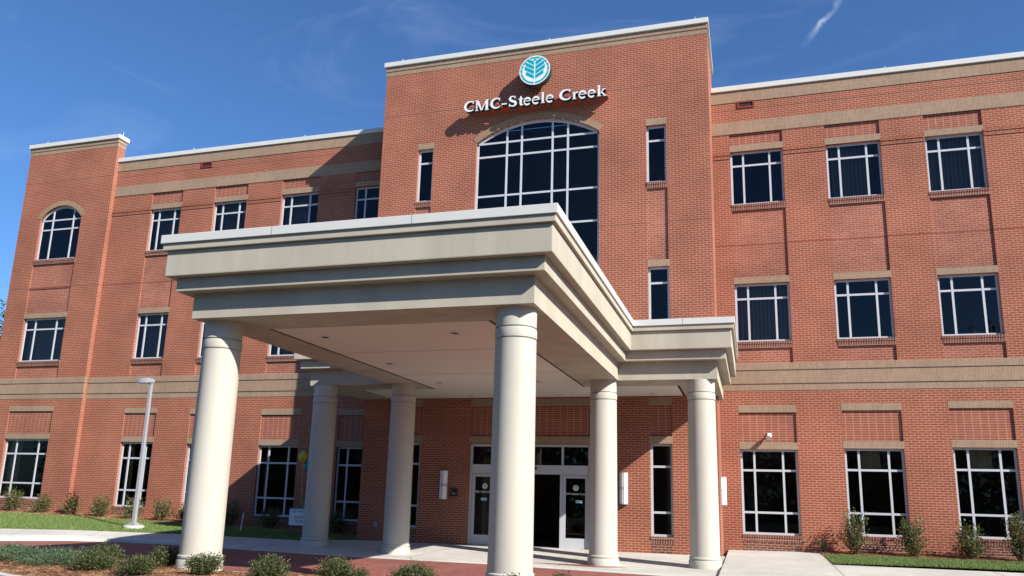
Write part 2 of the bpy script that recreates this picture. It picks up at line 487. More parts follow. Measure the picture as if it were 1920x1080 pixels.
FR = 0.062  # frame bar
def window(x0, x1, z0, z1, y, vs, hs, glass='glass', blind=None, sill=True, lintel=True, label=None, arch=None):
    """aluminium window: frame mesh with mullions; pane, sill, lintel and blind are its sub-parts. y = wall face"""
    yf, yb = y+0.10, y+0.16
    m = MB()
    zt = z1
    m.box(x0, x0+FR, yf, yb, z0, zt)
    m.box(x1-FR, x1, yf, yb, z0, zt)
    m.box(x0+FR, x1-FR, yf, yb, z0, z0+FR)
    def arc(x):
        cx, cz, r = arch
        return cz + math.sqrt(max(0, r*r-(x-cx)**2))
    if arch is None:
        m.box(x0+FR, x1-FR, yf, yb, zt-FR, zt)
    else:
        N = 24
        for k in range(N):
            a = x0+(x1-x0)*k/N; b = x0+(x1-x0)*(k+1)/N
            za, zb = arc(a), arc(b)
            m.prism([(a, za-0.09), (b, zb-0.09), (b, zb), (a, za)], yf, yb, axis='Y')
    e = 0.004
    for v in vs:
        top = zt-FR if arch is None else arc(v)-0.085
        m.box(v-0.03, v+0.03, yf+e, yb-e, z0+FR, top)
    for h in hs:
        xa, xb = x0+FR, x1-FR
        cut = [xa]+[c for v in vs for c in (v-0.03, v+0.03)]+[xb]
        for a, b in zip(cut[::2], cut[1::2]):
            m.box(a, b, yf+2*e, yb-2*e, h-0.03, h+0.03)
    w = m.build('window', MT['alu'], bld)
    g = MB()
    yp = y+0.13
    if arch is None:
        g.quad((x0+.02,yp,z0+.02),(x1-.02,yp,z0+.02),(x1-.02,yp,zt-.02),(x0+.02,yp,zt-.02))
    else:
        N = 24
        pts = [(x0+.02, yp, z0+.02), (x1-.02, yp, z0+.02)]
        pts += [(x1-.02-(x1-x0-.04)*k/N, yp, arc(x1-.02-(x1-x0-.04)*k/N)-.03) for k in range(N+1)]
        g.quad(*pts)
    g.build('pane', MT[glass], w)
    if sill: sill_box(x0, x1, z0-0.001, y, w)
    if lintel: lintel_box(x0-0.02, x1+0.02, z1+0.001, y, w)
    if blind:
        b = MB()
        for (fx0, fx1, fz0, fz1, mat) in blind:
            b = MB()
            xa, xb = x0+(x1-x0)*fx0, x0+(x1-x0)*fx1
            za, zb = z0+(z1-z0)*fz0, z0+(z1-z0)*fz1
            n = max(2, int((xb-xa)/0.09))
            for k in range(n):      # gently folded slats
                p, q = xa+(xb-xa)*k/n, xa+(xb-xa)*(k+1)/n
                o1 = 0.0 if k % 2 else 0.025
                b.quad((p, y+.30+o1, za), (q, y+.30+.025-o1, za), (q, y+.30+.025-o1, zb), (p, y+.30+o1, zb))
            b.build('blind', MT[mat], w)
    return w

def std(x0, x1, f=(0.245, 0.745)):
    return [x0+(x1-x0)*t for t in f]

# ---- right and left wing --------------------------------------------------
BAND0, BAND1 = 4.70, 5.52          # the broad tan band between ground and first floor
UB0, UB1 = 13.02, 13.43            # upper tan band
FB = [(0,1,0,1,'blind')]
cols_r = [  # x0,x1, ground, second, third (sill, head)
    (12.86, 14.46, (0.533,2.965), (6.196,8.02), (10.61,12.41), (None, [(0,1,0,1,'blind')], None)),
    (15.72, 17.28, (0.590,3.011), (6.195,8.008), (10.58,12.36), ([(.25,.62,.76,.97,'shade')], None, [(.1,.75,0,.97,'blind')])),
    (18.50, 20.06, (0.635,3.060), (6.198,7.998), (10.55,12.32), ([(.27,.65,.76,.97,'shade')], None, [(.05,1,0,1,'blind')])),
    (21.28, 22.84, (0.650,3.080), (6.20,8.0), (10.54,12.31), (None, None, None)),
]
cols_l = [
    (-9.59, -8.13, (0.686,3.058), (6.23,8.025), (10.57,12.321), ([(.0,.28,.0,1,'shade'),(.5,.72,.2,.9,'shade'),(.86,1,.35,.75,'shade')], FB, FB)),
    (-6.62, -5.12, (0.665,3.012), (6.21,8.02), (10.58,12.365), (None, FB, FB)),
    (-3.59, -2.00, (0.535,2.970), (6.178,8.02), (10.60,12.419), (None, FB, [(0,.7,0,1,'blind')])),
    (-0.48,  1.10, (0.473,2.94), (6.18,8.02), (10.61,12.443), (None, None, None)),
]
def wing(x0, x1, cols, zb):
    holes, ph = [], []
    for (a, b, g, s, t, bl) in cols:
        for (zs, zh) in (g, s, t): holes.append((a, b, zs, zh, 0.16))
        ph += [(a, b, zh3+0.2042, UB0, REC) for zh3 in (t[1],)]
        ph.append((a, b, s[1]+0.2042, t[0]-0.2, REC))
        ph.append((a, b, BAND1, s[0]-0.2, REC))
        ph.append((a, b, g[1]+0.2042, g[1]+0.2042+0.88, REC))
    m = MB()
    sheet(m, x0, x1, zb, ROOF, 0.0, holes+ph)
    m.build('wing_wall', MT['brick'], bld)
    for (a, b, g, s, t, bl) in cols:
        panel('recessed_panel', a, b, t[1]+0.2042, UB0, 0, MT['brick_stack'])
        panel('recessed_panel', a, b, s[1]+0.2042, t[0]-0.2, 0, MT['brick_panel'])
        panel('recessed_panel', a, b, BAND1, s[0]-0.2, 0, MT['brick_panel'])
        panel('recessed_panel', a, b, g[1]+0.2042, g[1]+1.0842, 0, MT['brick_stack'])
        lintel_box(a-0.02, b+0.02, g[1]+1.0842, 0, name='soldier_course')
        dk = MB(); dk.box(a+.01, b-.01, -0.004, 0.04, zb, g[0]-0.2005)
        dk.build('base_brick', MT['brick_dark'], bld)
        for (zs, zh), k in ((g, 0), (s, 1), (t, 2)):
            if k == 0: hs = [zs+(zh-zs)*0.255, zs+(zh-zs)*0.75]
            else: hs = [zs+(zh-zs)*0.745]
            window(a, b, zs, zh, 0.0, std(a, b), hs, glass='glass_low' if k == 0 else 'glass', blind=bl[k])
    # bands, each row its own soldier course stepping out
    m = MB()
    rh = (BAND1-BAND0)/4
    for k, pr in enumerate((0.012, 0.034, 0.034, 0.055)):
        m.box(x0, x1, -pr, 0.03, BAND0+k*rh+0.0005, BAND0+(k+1)*rh-0.0005)
    m.build('brick_band', MT['tan_mid'], bld)
    m = MB(); m.box(x0, x1, -0.02, 0.03, UB0, UB1)
    m.build('brick_band', MT['tan_up'], bld)
    m = MB(); m.box(x0, x1, -0.02, 0.03, ROOF-0.41, ROOF-0.001)
    m.build('brick_band', MT['tan_top'], bld)
    # corbelled courses under the third-floor window heads, on the piers only
    ed = [x0]+[c for q in cols for c in (q[0], q[1])]+[x1]
    for p, q in zip(ed[::2], ed[1::2]):
        if q-p > 0.05:
            m = MB()
            for z in (12.18, 12.315): m.box(p+.002, q-.002, -0.022, 0.03, z, z+0.0677)
            m.build('corbel_course', MT['brick'], bld)
    # sealant joints
    m = MB()
    for z in (13.86,): m.box(x0, x1, -0.003, 0.02, z-0.008, z+0.008)
    m.build('control_joint', MT['joint'], bld)
    m = MB()
    for p, q in zip(ed[::2], ed[1::2]):
        if q-p > 0.05: m.box(p, q, -0.003, 0.02, 9.27, 9.284)
    for q in cols: m.box(q[0]+.01, q[1]-.01, REC-0.003, REC+.02, 9.27, 9.284)
    m.build('control_joint', MT['joint'], bld)
    m = MB(); m.box(x0, x1, -0.07, 0.45, ROOF, ROOF+0.17)
    return m.build('coping', MT['coping'], bld, bevel=0.012)

for key, z in (('tan_mid', BAND0), ('tan_up', UB0), ('tan_top', ROOF-0.41)):
    zo = -(z % 0.2032) + 0.0
    MT[key] = brick_mat('tan_band_brick', (0.275, 0.182, 0.124), (0.31, 0.212, 0.148), (0.344, 0.264, 0.184), bw=0.0677, rh=0.2045, ms=0.007, offset=0.0, blot=0.12, zoff=-(z % 0.2045))

wing(12.32, 30.0, cols_r, -0.3)
wing(-11.5, 1.54, cols_l, -0.3)

# ---- left tower -------------------------------------------------------------
LX0, LX1, LTOP = -16.1, -11.5, 15.52
def seg_arch(x0, x1, spring, apex):
    cx = (x0+x1)/2; w = (x1-x0)/2; h = apex-spring
    r = (h*h+w*w)/(2*h)
    return (cx, apex-r, r)
def arch_wall(m, x0, x1, spring, ztop, y, arch, dep=0.16, N=24):
    cx, cz, r = arch
    f = lambda x: cz+math.sqrt(max(0, r*r-(x-cx)**2))
    for k in range(N):
        a = x0+(x1-x0)*k/N; b = x0+(x1-x0)*(k+1)/N
        m.quad((a,y,f(a)),(b,y,f(b)),(b,y,ztop),(a,y,ztop))
        m.quad((a,y,f(a)),(a,y+dep,f(a)),(b,y+dep,f(b)),(b,y,f(b)))
def arch_ring(parent, arch, x0, x1, y, th=0.205, name='brick_arch'):
    cx, cz, r = arch
    a0 = math.acos((x1-cx)/r); a1 = math.pi-a0
    n = int(r*(a1-a0)/0.068)
    m = MB()
    back = []
    for k in range(n):
        p = a0+(a1-a0)*k/n; q = a0+(a1-a0)*(k+1)/n; g = 0.0055/r
        pts = [(cx+R*math.cos(t), cz+R*math.sin(t)) for R, t in ((r+.002, q-g), (r+.002, p+g), (r+th, p+g), (r+th, q-g))]
        m.prism(pts, y-0.012, y+0.03, axis='Y')
        pts = [(cx+R*math.cos(t), cz+R*math.sin(t)) for R, t in ((r+.001, q), (r+.001, p), (r+th-.003, p), (r+th-.003, q))]
        m.prism(pts, y-0.006, y+0.02, axis='Y', mi=1)
    return m.build(name, [MT['voussoir'], MT['mortar']], parent, fix=False)

a3 = seg_arch(-15.0, -12.87, 12.22, 12.79)
lt_h = [(-15.03, -12.84, 0.871, 3.14, .16), (-15.03, -12.88, 6.213, 7.994, .16), (-15.0, -12.87, 10.463, 12.22, .16, 1)]
lt_p = [(-15.03, -12.88, 8.1982, 10.263, REC), (-15.03, -12.84, 3.3442, 4.22, REC), (-15.03, -12.88, BAND1, 6.013, REC)]
m = MB()
sheet(m, LX0, LX1, -0.3, LTOP, LT, lt_h+lt_p+[(-15.0, -12.87, 12.22, 12.80, 0)])
arch_wall(m, -15.0, -12.87, 12.22, 12.80, LT, a3)
m.quad((LX1,LT,-.3),(LX1,0.22,-.3),(LX1,0.22,LTOP),(LX1,LT,LTOP))
m.quad((LX1,0.22,ROOF),(LX0,0.22,ROOF),(LX0,0.22,LTOP),(LX1,0.22,LTOP))
m.quad((LX0,9,-.3),(LX0,LT,-.3),(LX0,LT,LTOP),(LX0,9,LTOP))
m.build('left_tower_wall', MT['brick'], bld)
panel('recessed_panel', -15.03, -12.88, 8.1982, 10.263, LT, MT['brick_panel'])
panel('recessed_panel', -15.03, -12.88, BAND1, 6.013, LT, MT['brick_panel'])
panel('recessed_panel', -15.03, -12.84, 3.3442, 4.22, LT, MT['brick_stack'])
lintel_box(-15.05, -12.82, 4.22, LT, name='soldier_course')
dk = MB(); dk.box(-15.02, -12.85, LT-0.004, LT+.04, -.3, 0.67); dk.build('base_brick', MT['brick_dark'], bld)
window(-15.03, -12.84, 0.871, 3.14, LT, std(-15.03, -12.84), [1.45, 2.57], glass='glass_low', blind=[(0, .27, 0, 1, 'shade')])
window(-15.03, -12.88, 6.213, 7.994, LT, std(-15.03, -12.88), [7.54], blind=FB)
w3 = window(-15.0, -12.87, 10.463, 12.22, LT, [-14.43, -13.37], [11.79, 12.2], lintel=False, arch=a3)
arch_ring(w3, a3, -15.0, -12.87, LT)
m = MB(); rh = (BAND1-BAND0)/4
for k, pr in enumerate((0.012, 0.034, 0.034, 0.055)):
    m.box(LX0-pr, LX1+pr, LT-pr, LT+0.03, BAND0+k*rh+.0005, BAND0+(k+1)*rh-.0005)
m.build('brick_band', MT['tan_mid'], bld)
m = MB()
m.box(LX0-.01, LX1+.01, LT-.01, 0.228, LTOP-0.33, LTOP-0.165); m.box(LX0-.03, LX1+.03, LT-.03, 0.24, LTOP-0.1645, LTOP-.001)
m.build('brick_band', brick_mat('tan_cornice_brick', (0.275, 0.182, 0.124), (0.31, 0.212, 0.148), (0.344, 0.264, 0.184), bw=0.0677, rh=0.165, ms=0.007, offset=0, blot=.12, zoff=-((LTOP-.33) % 0.165)), bld)
m = MB(); m.box(LX0-.08, LX1+.09, LT-.09, 0.30, LTOP, LTOP+.17)
m.build('coping', MT['coping'], bld, bevel=0.012)
m = MB(); m.box(LX0, LX1, LT-.003, LT+.02, 9.25, 9.266); m.box(LX0, LX1, LT-.003, LT+.02, 13.9, 13.912)
m.build('control_joint', MT['joint'], bld)

# ---- central tower -----------------------------------------------------------
TX0, TX1, TTOP = 1.535, 12.317, 15.85
AX0, AX1 = 4.93, 8.98
at = seg_arch(AX0, AX1, 12.66, 13.31)
DZ, DX0, DX1 = 2.93, 5.10, 8.76
th_ = [(2.876, 3.42, 10.81, 12.66, .16), (10.43, 11.035, 10.79, 12.645, .16), (10.45, 11.06, 6.25, 8.138, .16),
       (2.876, 3.43, 6.25, 8.138, .16), (10.456, 11.067, 0.442, 2.969, .16), (2.88, 3.483, 0.427, 2.951, .16),
       (AX0, AX1, 6.2, 12.66, .16, 1), (DX0, DX1, 0.0, DZ, 0.25)]
tp_ = [(10.44, 11.05, 8.3422, 10.59, REC), (2.876, 3.42, 8.3422, 10.61, REC),
       (10.456, 11.067, 3.1742, 4.05, REC), (2.88, 3.483, 3.1562, 4.05, REC), (DX0, DX1, 3.16, 4.05, REC)]
m = MB()
sheet(m, TX0, TX1, -0.3, TTOP, T, th_+tp_+[(AX0, AX1, 12.66, 13.33, 0)])
arch_wall(m, AX0, AX1, 12.66, 13.33, T, at)
m.quad((TX1,T,-.3),(TX1,0.0,-.3),(TX1,0.0,ROOF),(TX1,T,ROOF)); m.quad((TX1,T,ROOF),(TX1,1.0,ROOF),(TX1,1.0,TTOP),(TX1,T,TTOP))
m.quad((TX0,0.0,-.3),(TX0,T,-.3),(TX0,T,ROOF),(TX0,0.0,ROOF)); m.quad((TX0,1.0,ROOF),(TX0,T,ROOF),(TX0,T,TTOP),(TX0,1.0,TTOP))
m.quad((TX1,1.0,ROOF),(TX0,1.0,ROOF),(TX0,1.0,TTOP),(TX1,1.0,TTOP))
m.build('tower_wall', MT['brick'], bld)
for a, b, c, d, _ in tp_[:2]: panel('recessed_panel', a, b, c, d, T, MT['brick_panel'])
for a, b, c, d, _ in tp_[2:]:
    panel('recessed_panel', a, b, c, d, T, MT['brick_stack'])
    lintel_box(a-.02, b+.02, d+.001, T, name='soldier_course')
lintel_box(DX0-.02, DX1+.02, DZ+.02, T, name='lintel')
for a, b, c, d, _ in th_[:2]:
    window(a, b, c, d, T, [], [c+(d-c)*.745])
for a, b, c, d, _ in th_[2:4]:
    window(a, b, c, d, T, [], [c+(d-c)*.745])
for a, b, c, d, _ in th_[4:6]:
    dk = MB(); dk.box(a+.01, b-.01, T-0.004, T+.04, -.3, c-0.2005); dk.build('base_brick', MT['brick_dark'], bld)
    window(a, b, c, d, T, [], [c+(d-c)*.255, c+(d-c)*.75], glass='glass_low')
wa = window(AX0, AX1, 6.2, 12.66, T, [5.945, 6.44, 7.46, 7.96], [7.2, 8.4, 9.75, 10.83, 12.19, 12.66], lintel=False, sill=True, arch=at)
arch_ring(wa, at, AX0, AX1, T)
m = MB()
m.box(TX0-.008, TX1+.008, T-.01, 1.01, TTOP-0.33, TTOP-0.165); m.box(TX0-.028, TX1+.028, T-.03, 1.03, TTOP-0.1645, TTOP-.001)
m.build('brick_band', brick_mat('tan_parapet_brick', (0.275, 0.182, 0.124), (0.31, 0.212, 0.148), (0.344, 0.264, 0.184), bw=0.0677, rh=0.165, ms=0.007, offset=0, blot=.12, zoff=-((TTOP-.33) % 0.165)), bld)
m = MB(); m.box(TX0-.08, TX1+.06, T-.09, 1.08, TTOP, TTOP+.165)
m.build('coping', MT['coping'], bld, bevel=0.012)
m = MB(); m.box(TX0, TX1, T-.003, T+.02, 13.97, 13.985)
m.box(TX0, 2.876, T-.003, T+.02, 9.5, 9.515); m.box(3.42, AX0, T-.003, T+.02, 9.5, 9.515); m.box(AX1, 10.44, T-.003, T+.02, 9.5, 9.515); m.box(11.05, TX1, T-.003, T+.02, 9.5, 9.515)
m.build('control_joint', MT['joint'], bld)

# ---- shell, floors, roof and rooms ------------------------------------------
m = MB()
m.quad((30,0,-.3),(30,10,-.3),(30,10,ROOF),(30,0,ROOF)); m.quad((30,10,-.3),(LX0,10,-.3),(LX0,10,ROOF),(30,10,ROOF))
m.build('rear_wall', MT['brick'], bld)
m = MB(); m.box(LX0+.05, 29.95, 0.46, 9.95, ROOF-0.5, ROOF-0.3)
m.box(TX0+.05, TX1-.05, T+.05, 0.95, TTOP-.5, TTOP-.35)
m.build('roof', MT['roofing'], bld)
m = MB()
for z in (4.55, 9.0):
    m.box(LX0+.1, 29.9, 0.36, 9.9, z, z+.35)
m.box(TX0+.02, TX1-.02, T+.36, 0.34, 4.55, 4.9)
m.build('floor_slab', MT['ceiling_in'], bld)
m = MB(); m.box(LX0+.1, 29.9, 0.02, 9.9, -.28, 0.03); m.box(TX0+.02, TX1-.02, T+.26, 0.0, -.28, 0.012)
m.build('interior_floor', MT['carpet'], bld)
m = MB()
for x in (-11.4, -4.4, 1.6, 12.2, 17.9):
    m.box(x-.06, x+.06, 0.4, 9.8, 0.04, ROOF-.52)
m.box(LX0+.1, 1.4, 4.5, 4.6, 0.035, ROOF-.53); m.box(12.4, 29.8, 4.5, 4.6, 0.035, ROOF-.53); m.box(1.8, 12.0, 6.5, 6.6, 0.035, ROOF-.53)
m.build('partition', MT['interior'], bld)
m = MB()
for x, y, z in ((13.4,2.2,8.99),(10.9,0.9,8.99),(16.2,2.4,8.99),(19,2,8.99),(-9,2,8.99),(16.4,2,13.9),(-13.9,2.2,13.9)):
    m.box(x-.3, x+.3, y-.3, y+.3, z-.03, z-.004)
m.build('ceiling_tile', MT['white'], bld)

# ---- entrance doors -----------------------------------------------------------
m = MB()
yd0, yd1 = T+.06, T+.18
m.box(DX0, DX0+.07, yd0, yd1, 0.01, DZ); m.box(DX1-.07, DX1, yd0, yd1, 0.01, DZ)
m.box(DX0+.07, DX1-.07, yd0, yd1, DZ-.07, DZ)
m.box(DX0+.07, DX1-.07, yd0-.02, yd1, 2.07, 2.33)
for x in (6.02, 7.0, 7.93): m.box(x-.03, x+.03, yd0, yd1, 2.33, DZ-.07)
m.box(7.86, 7.93, yd0+.02, yd1, 0.01, 2.07); m.box(6.0, 6.07, yd0+.02, yd1, 0.01, 2.07)
door = m.build('entrance_door', MT['alu'], bld)
m = MB(); m.quad((DX0+.05,T+.12,2.32),(DX1-.05,T+.12,2.32),(DX1-.05,T+.12,DZ-.05),(DX0+.05,T+.12,DZ-.05))
m.build('transom_pane', MT['glass_door'], door)
def leaf(x0, x1, y):
    m = MB()
    m.box(x0, x0+.09, y, y+.045, .015, 2.06); m.box(x1-.09, x1, y, y+.045, .015, 2.06)
    m.box(x0+.09, x1-.09, y, y+.045, 1.97, 2.06); m.box(x0+.09, x1-.09, y, y+.045, .015, .30)
    m.build('door_leaf', MT['alu'], door)
    g = MB(); g.quad((x0+.08,y+.022,.28),(x1-.08,y+.022,.28),(x1-.08,y+.022,1.98),(x0+.08,y+.022,1.98))
    g.build('door_pane', MT['glass_door'], door)
leaf(DX0+.075, 5.995, T+.10)
leaf(7.935, DX1-.075, T+.10)
m = MB(); m.box(6.25, 6.35, T+.015, T+.038, 2.15, 2.21); m.build('motion_sensor', MT['black'], door)
m = MB(); m.box(7.05, 7.17, T+.015, T+.038, 2.2, 2.27); m.build('motion_sensor', MT['black'], door)
# sticker strip at eye height on both leaves
m = MB(); m.box(5.46, 5.64, T+.112, T+.117, 1.28, 1.36); m.box(8.32, 8.5, T+.112, T+.117, 1.28, 1.36)
m.build('door_sticker', MT['blue_sticker'], door)
# inner vestibule: cream wall, red extinguisher-like plate
m = MB(); m.box(5.0, 6.0, T+1.6, T+1.66, 0.02, 2.6)
m.build('vestibule_wall', plain_mat('vestibule_paint', (0.42, 0.36, 0.24), .9), door)

# ---- small fittings on the wall -------------------------------------------------
def vent(x, z):
    m = MB(); w, h = .26, .12
    m.box(x-w, x-w+.05, -.03, .03, z-h, z+h); m.box(x+w-.05, x+w, -.03, .03, z-h, z+h)
    m.box(x-w+.05, x+w-.05, -.03, .03, z+h-.05, z+h); m.box(x-w+.05, x+w-.05, -.03, .03, z-h, z-h+.05)
    o = m.build('wall_vent', MT['ventred'], bld)
    m = MB(); m.box(x-w+.05, x+w-.05, -.004, .02, z-h+.05, z+h-.05); m.build('vent_opening', MT['dark'], o)
vent(13.40, 14.02); vent(-7.15, 14.0)
def rod(x, y, z, h, parent):
    m = MB(); m.tube([(x,y,z),(x,y,z+h*.3),(x,y,z+h)], [.014,.009,.006], 6)
    m.build('lightning_rod', MT['white'], parent)
for x, y, z in ((-11.4, LT+.1, LTOP+.165), (-15.4, LT+.1, LTOP+.165), (-2.9, .15, ROOF+.165), (11.98, T+.1, TTOP+.15), (7.3, T+.1, TTOP+.15), (2.05, T+.1, TTOP+.15), (17.6, .15, ROOF+.165), (-8.0, .15, ROOF+.165)):
    rod(x, y, z-.01, .2, bld)

# ================================================================== CANOPY
CX0, CX1, CF, CM = 3.377, 10.507, -13.642, -5.578
CW0, CW1 = 0.953, 12.898
cano = empty('entrance_canopy', (6.93, -8.0, 0), 'cream stepped entrance canopy on six round columns in front of the doors', 'canopy')
cb = (6.93, -8.0, 0)
def tee(e, yb=-0.8):
    return [(CX0+e, CF+e), (CX1-e, CF+e), (CX1-e, CM+e), (CW1-e, CM+e), (CW1-e, yb), (TX1+.01, yb), (TX1+.01, T-.003),
            (TX0-.01, T-.003), (TX0-.01, yb), (CW0+e, yb), (CW0+e, CM+e), (CX0+e, CM+e)]
def tier(name, e, z0, z1, mat, bevel=0.012, yb=-0.8):
    m = MB(); m.prism(tee(e, yb), z0, z1); return m.build(name, mat, cano, cb, bevel=bevel)
Z4, Z3, Z2, ZF, ZC, ZT = 4.300, 4.747, 4.988, 5.447, 5.568, 5.719
tier('coping', -0.012, ZC, ZT, MT['coping'], 0.008, yb=-.78)
tier('frieze', 0.022, ZF, ZC-.001, MT['eifs'], yb=-.80)
tier('fascia', 0.080, Z2, ZF-.001, MT['eifs'], 0.02, yb=-.82)
tier('fascia_moulding', 0.2275, Z3, Z2-.001, MT['eifs'], 0.015, yb=-.84)
m = MB()
for x in (5.6, 8.15): m.box(x-.004, x+.004, CF-.0145, CF+.02, ZC+.002, ZT-.004)
for y in (-10.9, -8.2): m.box(CX1-.02, CX1+.0145, y-.004, y+.004, ZC+.002, ZT-.004)
m.box(11.7-.004, 11.7+.004, CM-.0145, CM+.02, ZC+.002, ZT-.004)
m.build('coping_seam', MT['interior'], cano, cb)
# beam ring: T-shaped outline with a T-shaped recess for the ceiling
outer = tee(0.447, -0.9)
IX0, IX1, IF, IM = 4.66, 9.02, -12.16, -4.08
IW0, IW1 = 2.35, 11.47
m = MB()
m.box(CX0+.447, CX1-.447, CF+.447, IF, Z4, Z3-.001)
m.box(CX0+.447, IX0, IF, CM+.447, Z4, Z3-.001)
m.box(IX1, CX1-.447, IF, CM+.447, Z4, Z3-.001)
m.box(CW0+.447, IX0, CM+.447, IM, Z4, Z3-.001)
m.box(IX1, CW1-.447, CM+.447, IM, Z4, Z3-.001)
m.box(CW0+.447, IW0, IM, T-.003, Z4, Z3-.001)
m.box(IW1, CW1-.447, IM, T-.003, Z4, Z3-.001)
m.box(CW0+.447, TX0-.01, T-.003, -.9, Z4, Z3-.001)
m.box(TX1+.01, CW1-.447, T-.003, -.9, Z4, Z3-.001)
m.build('beam', MT['eifs'], cano, cb)
g = 0.075
m = MB(); zc = Z4+.02
m.prism([(IX0+g, IF+g), (IX1-g, IF+g), (IX1-g, IM+g), (IW1-g, IM+g), (IW1-g, T-.01), (IW0+g, T-.01), (IW0+g, IM+g), (IX0+g, IM+g)], zc-.008, zc+.001)
sof = m.build('soffit', MT['soffit'], cano, cb)
m = MB()      # dark plate, its colour standing in for shade in the gap round the ceiling
m.prism([(IX0, IF), (IX1, IF), (IX1, IM), (IW1, IM), (IW1, T-.005), (IW0, T-.005), (IW0, IM), (IX0, IM)], zc+.002, zc+.06)
m.build('ceiling_shade_plate', MT['dark'], cano, cb)
m = MB()
for y in (-9.6, -6.6): m.box(IX0+g, IX1-g, y-.006, y+.006, zc-.011, zc-.006)
m.build('ceiling_joint', MT['interior'], sof, cb)
for x, y in ((5.37,-11.28),(8.02,-11.23),(5.3,-8.22),(8.0,-8.22),(5.3,-5.16),(8.0,-5.1),(5.28,-2.55),(7.97,-2.55),(10.6,-2.55),(2.95,-2.55)):
    m = MB()
    m.lathe(x, y, [(.075, zc-.020), (.115, zc-.020), (.12, zc-.009)], 24, cap=False)
    m.lathe(x, y, [(.001, zc-.012), (.075, zc-.012)], 24, mi=1, cap=False)
    m.build('downlight', [MT['white'], MT['black']], cano, cb, smooth=False)

def column(x, y, zg, label):
    m = MB()
    rb, rtp = 0.345, 0.325
    rad = lambda z: rb+(rtp-rb)*(z/4.3)
    m.lathe(x, y, [(rad(0), zg-.1), (rad(3.80), 3.80)], 64)
    m.lathe(x, y, [(rad(4)-.0, 4.0), (rad(4.2)+.004, Z4-.002)], 64)
    o = m.build('column', MT['column'], cano, cb, smooth=True)
    o['label'] = label
    m = MB()
    m.lathe(x, y, [(rad(3.8)-.018, 3.795), (rad(3.8)-.018, 3.815), (rad(3.85)+.004, 3.822), (rad(3.85)+.008, 3.84), (rad(3.9)+.008, 3.955), (rad(3.9)+.004, 3.972), (rad(4)-.018, 3.98), (rad(4)-.018, 4.005)], 64)
    m.build('neck_ring', MT['column'], o, cb, smooth=True)
    m = MB()
    R = rad(0)
    m.lathe(x, y, [(R+.035, zg-.05), (R+.035, zg+.15), (R+.025, zg+.165), (R+.006, zg+.17), (R+.006, zg+.185), (R+.022, zg+.195), (R+.022, zg+.225), (R-.01, zg+.25)], 64)
    m.build('column_base', MT['column'], o, cb, smooth=True)
column(4.13, -12.68, 0.05, 'cream column at the front left corner, standing in the shrub bed')
column(9.655, -12.76, 0.04, 'cream column at the front right corner, nearest the camera')
column(9.68, -5.05, -0.145, 'cream column right of the doors')
column(12.05, -4.83, -0.10, 'outermost cream column on the right')
column(4.21, -4.98, -0.12, 'cream column left of the doors')
column(1.78, -4.89, -0.06, 'outermost cream column on the left, in shade')
rod(3.98, CF+.12, ZT-.01, .3, cano); rod(10.23, CF+.12, ZT-.01, .24, cano)

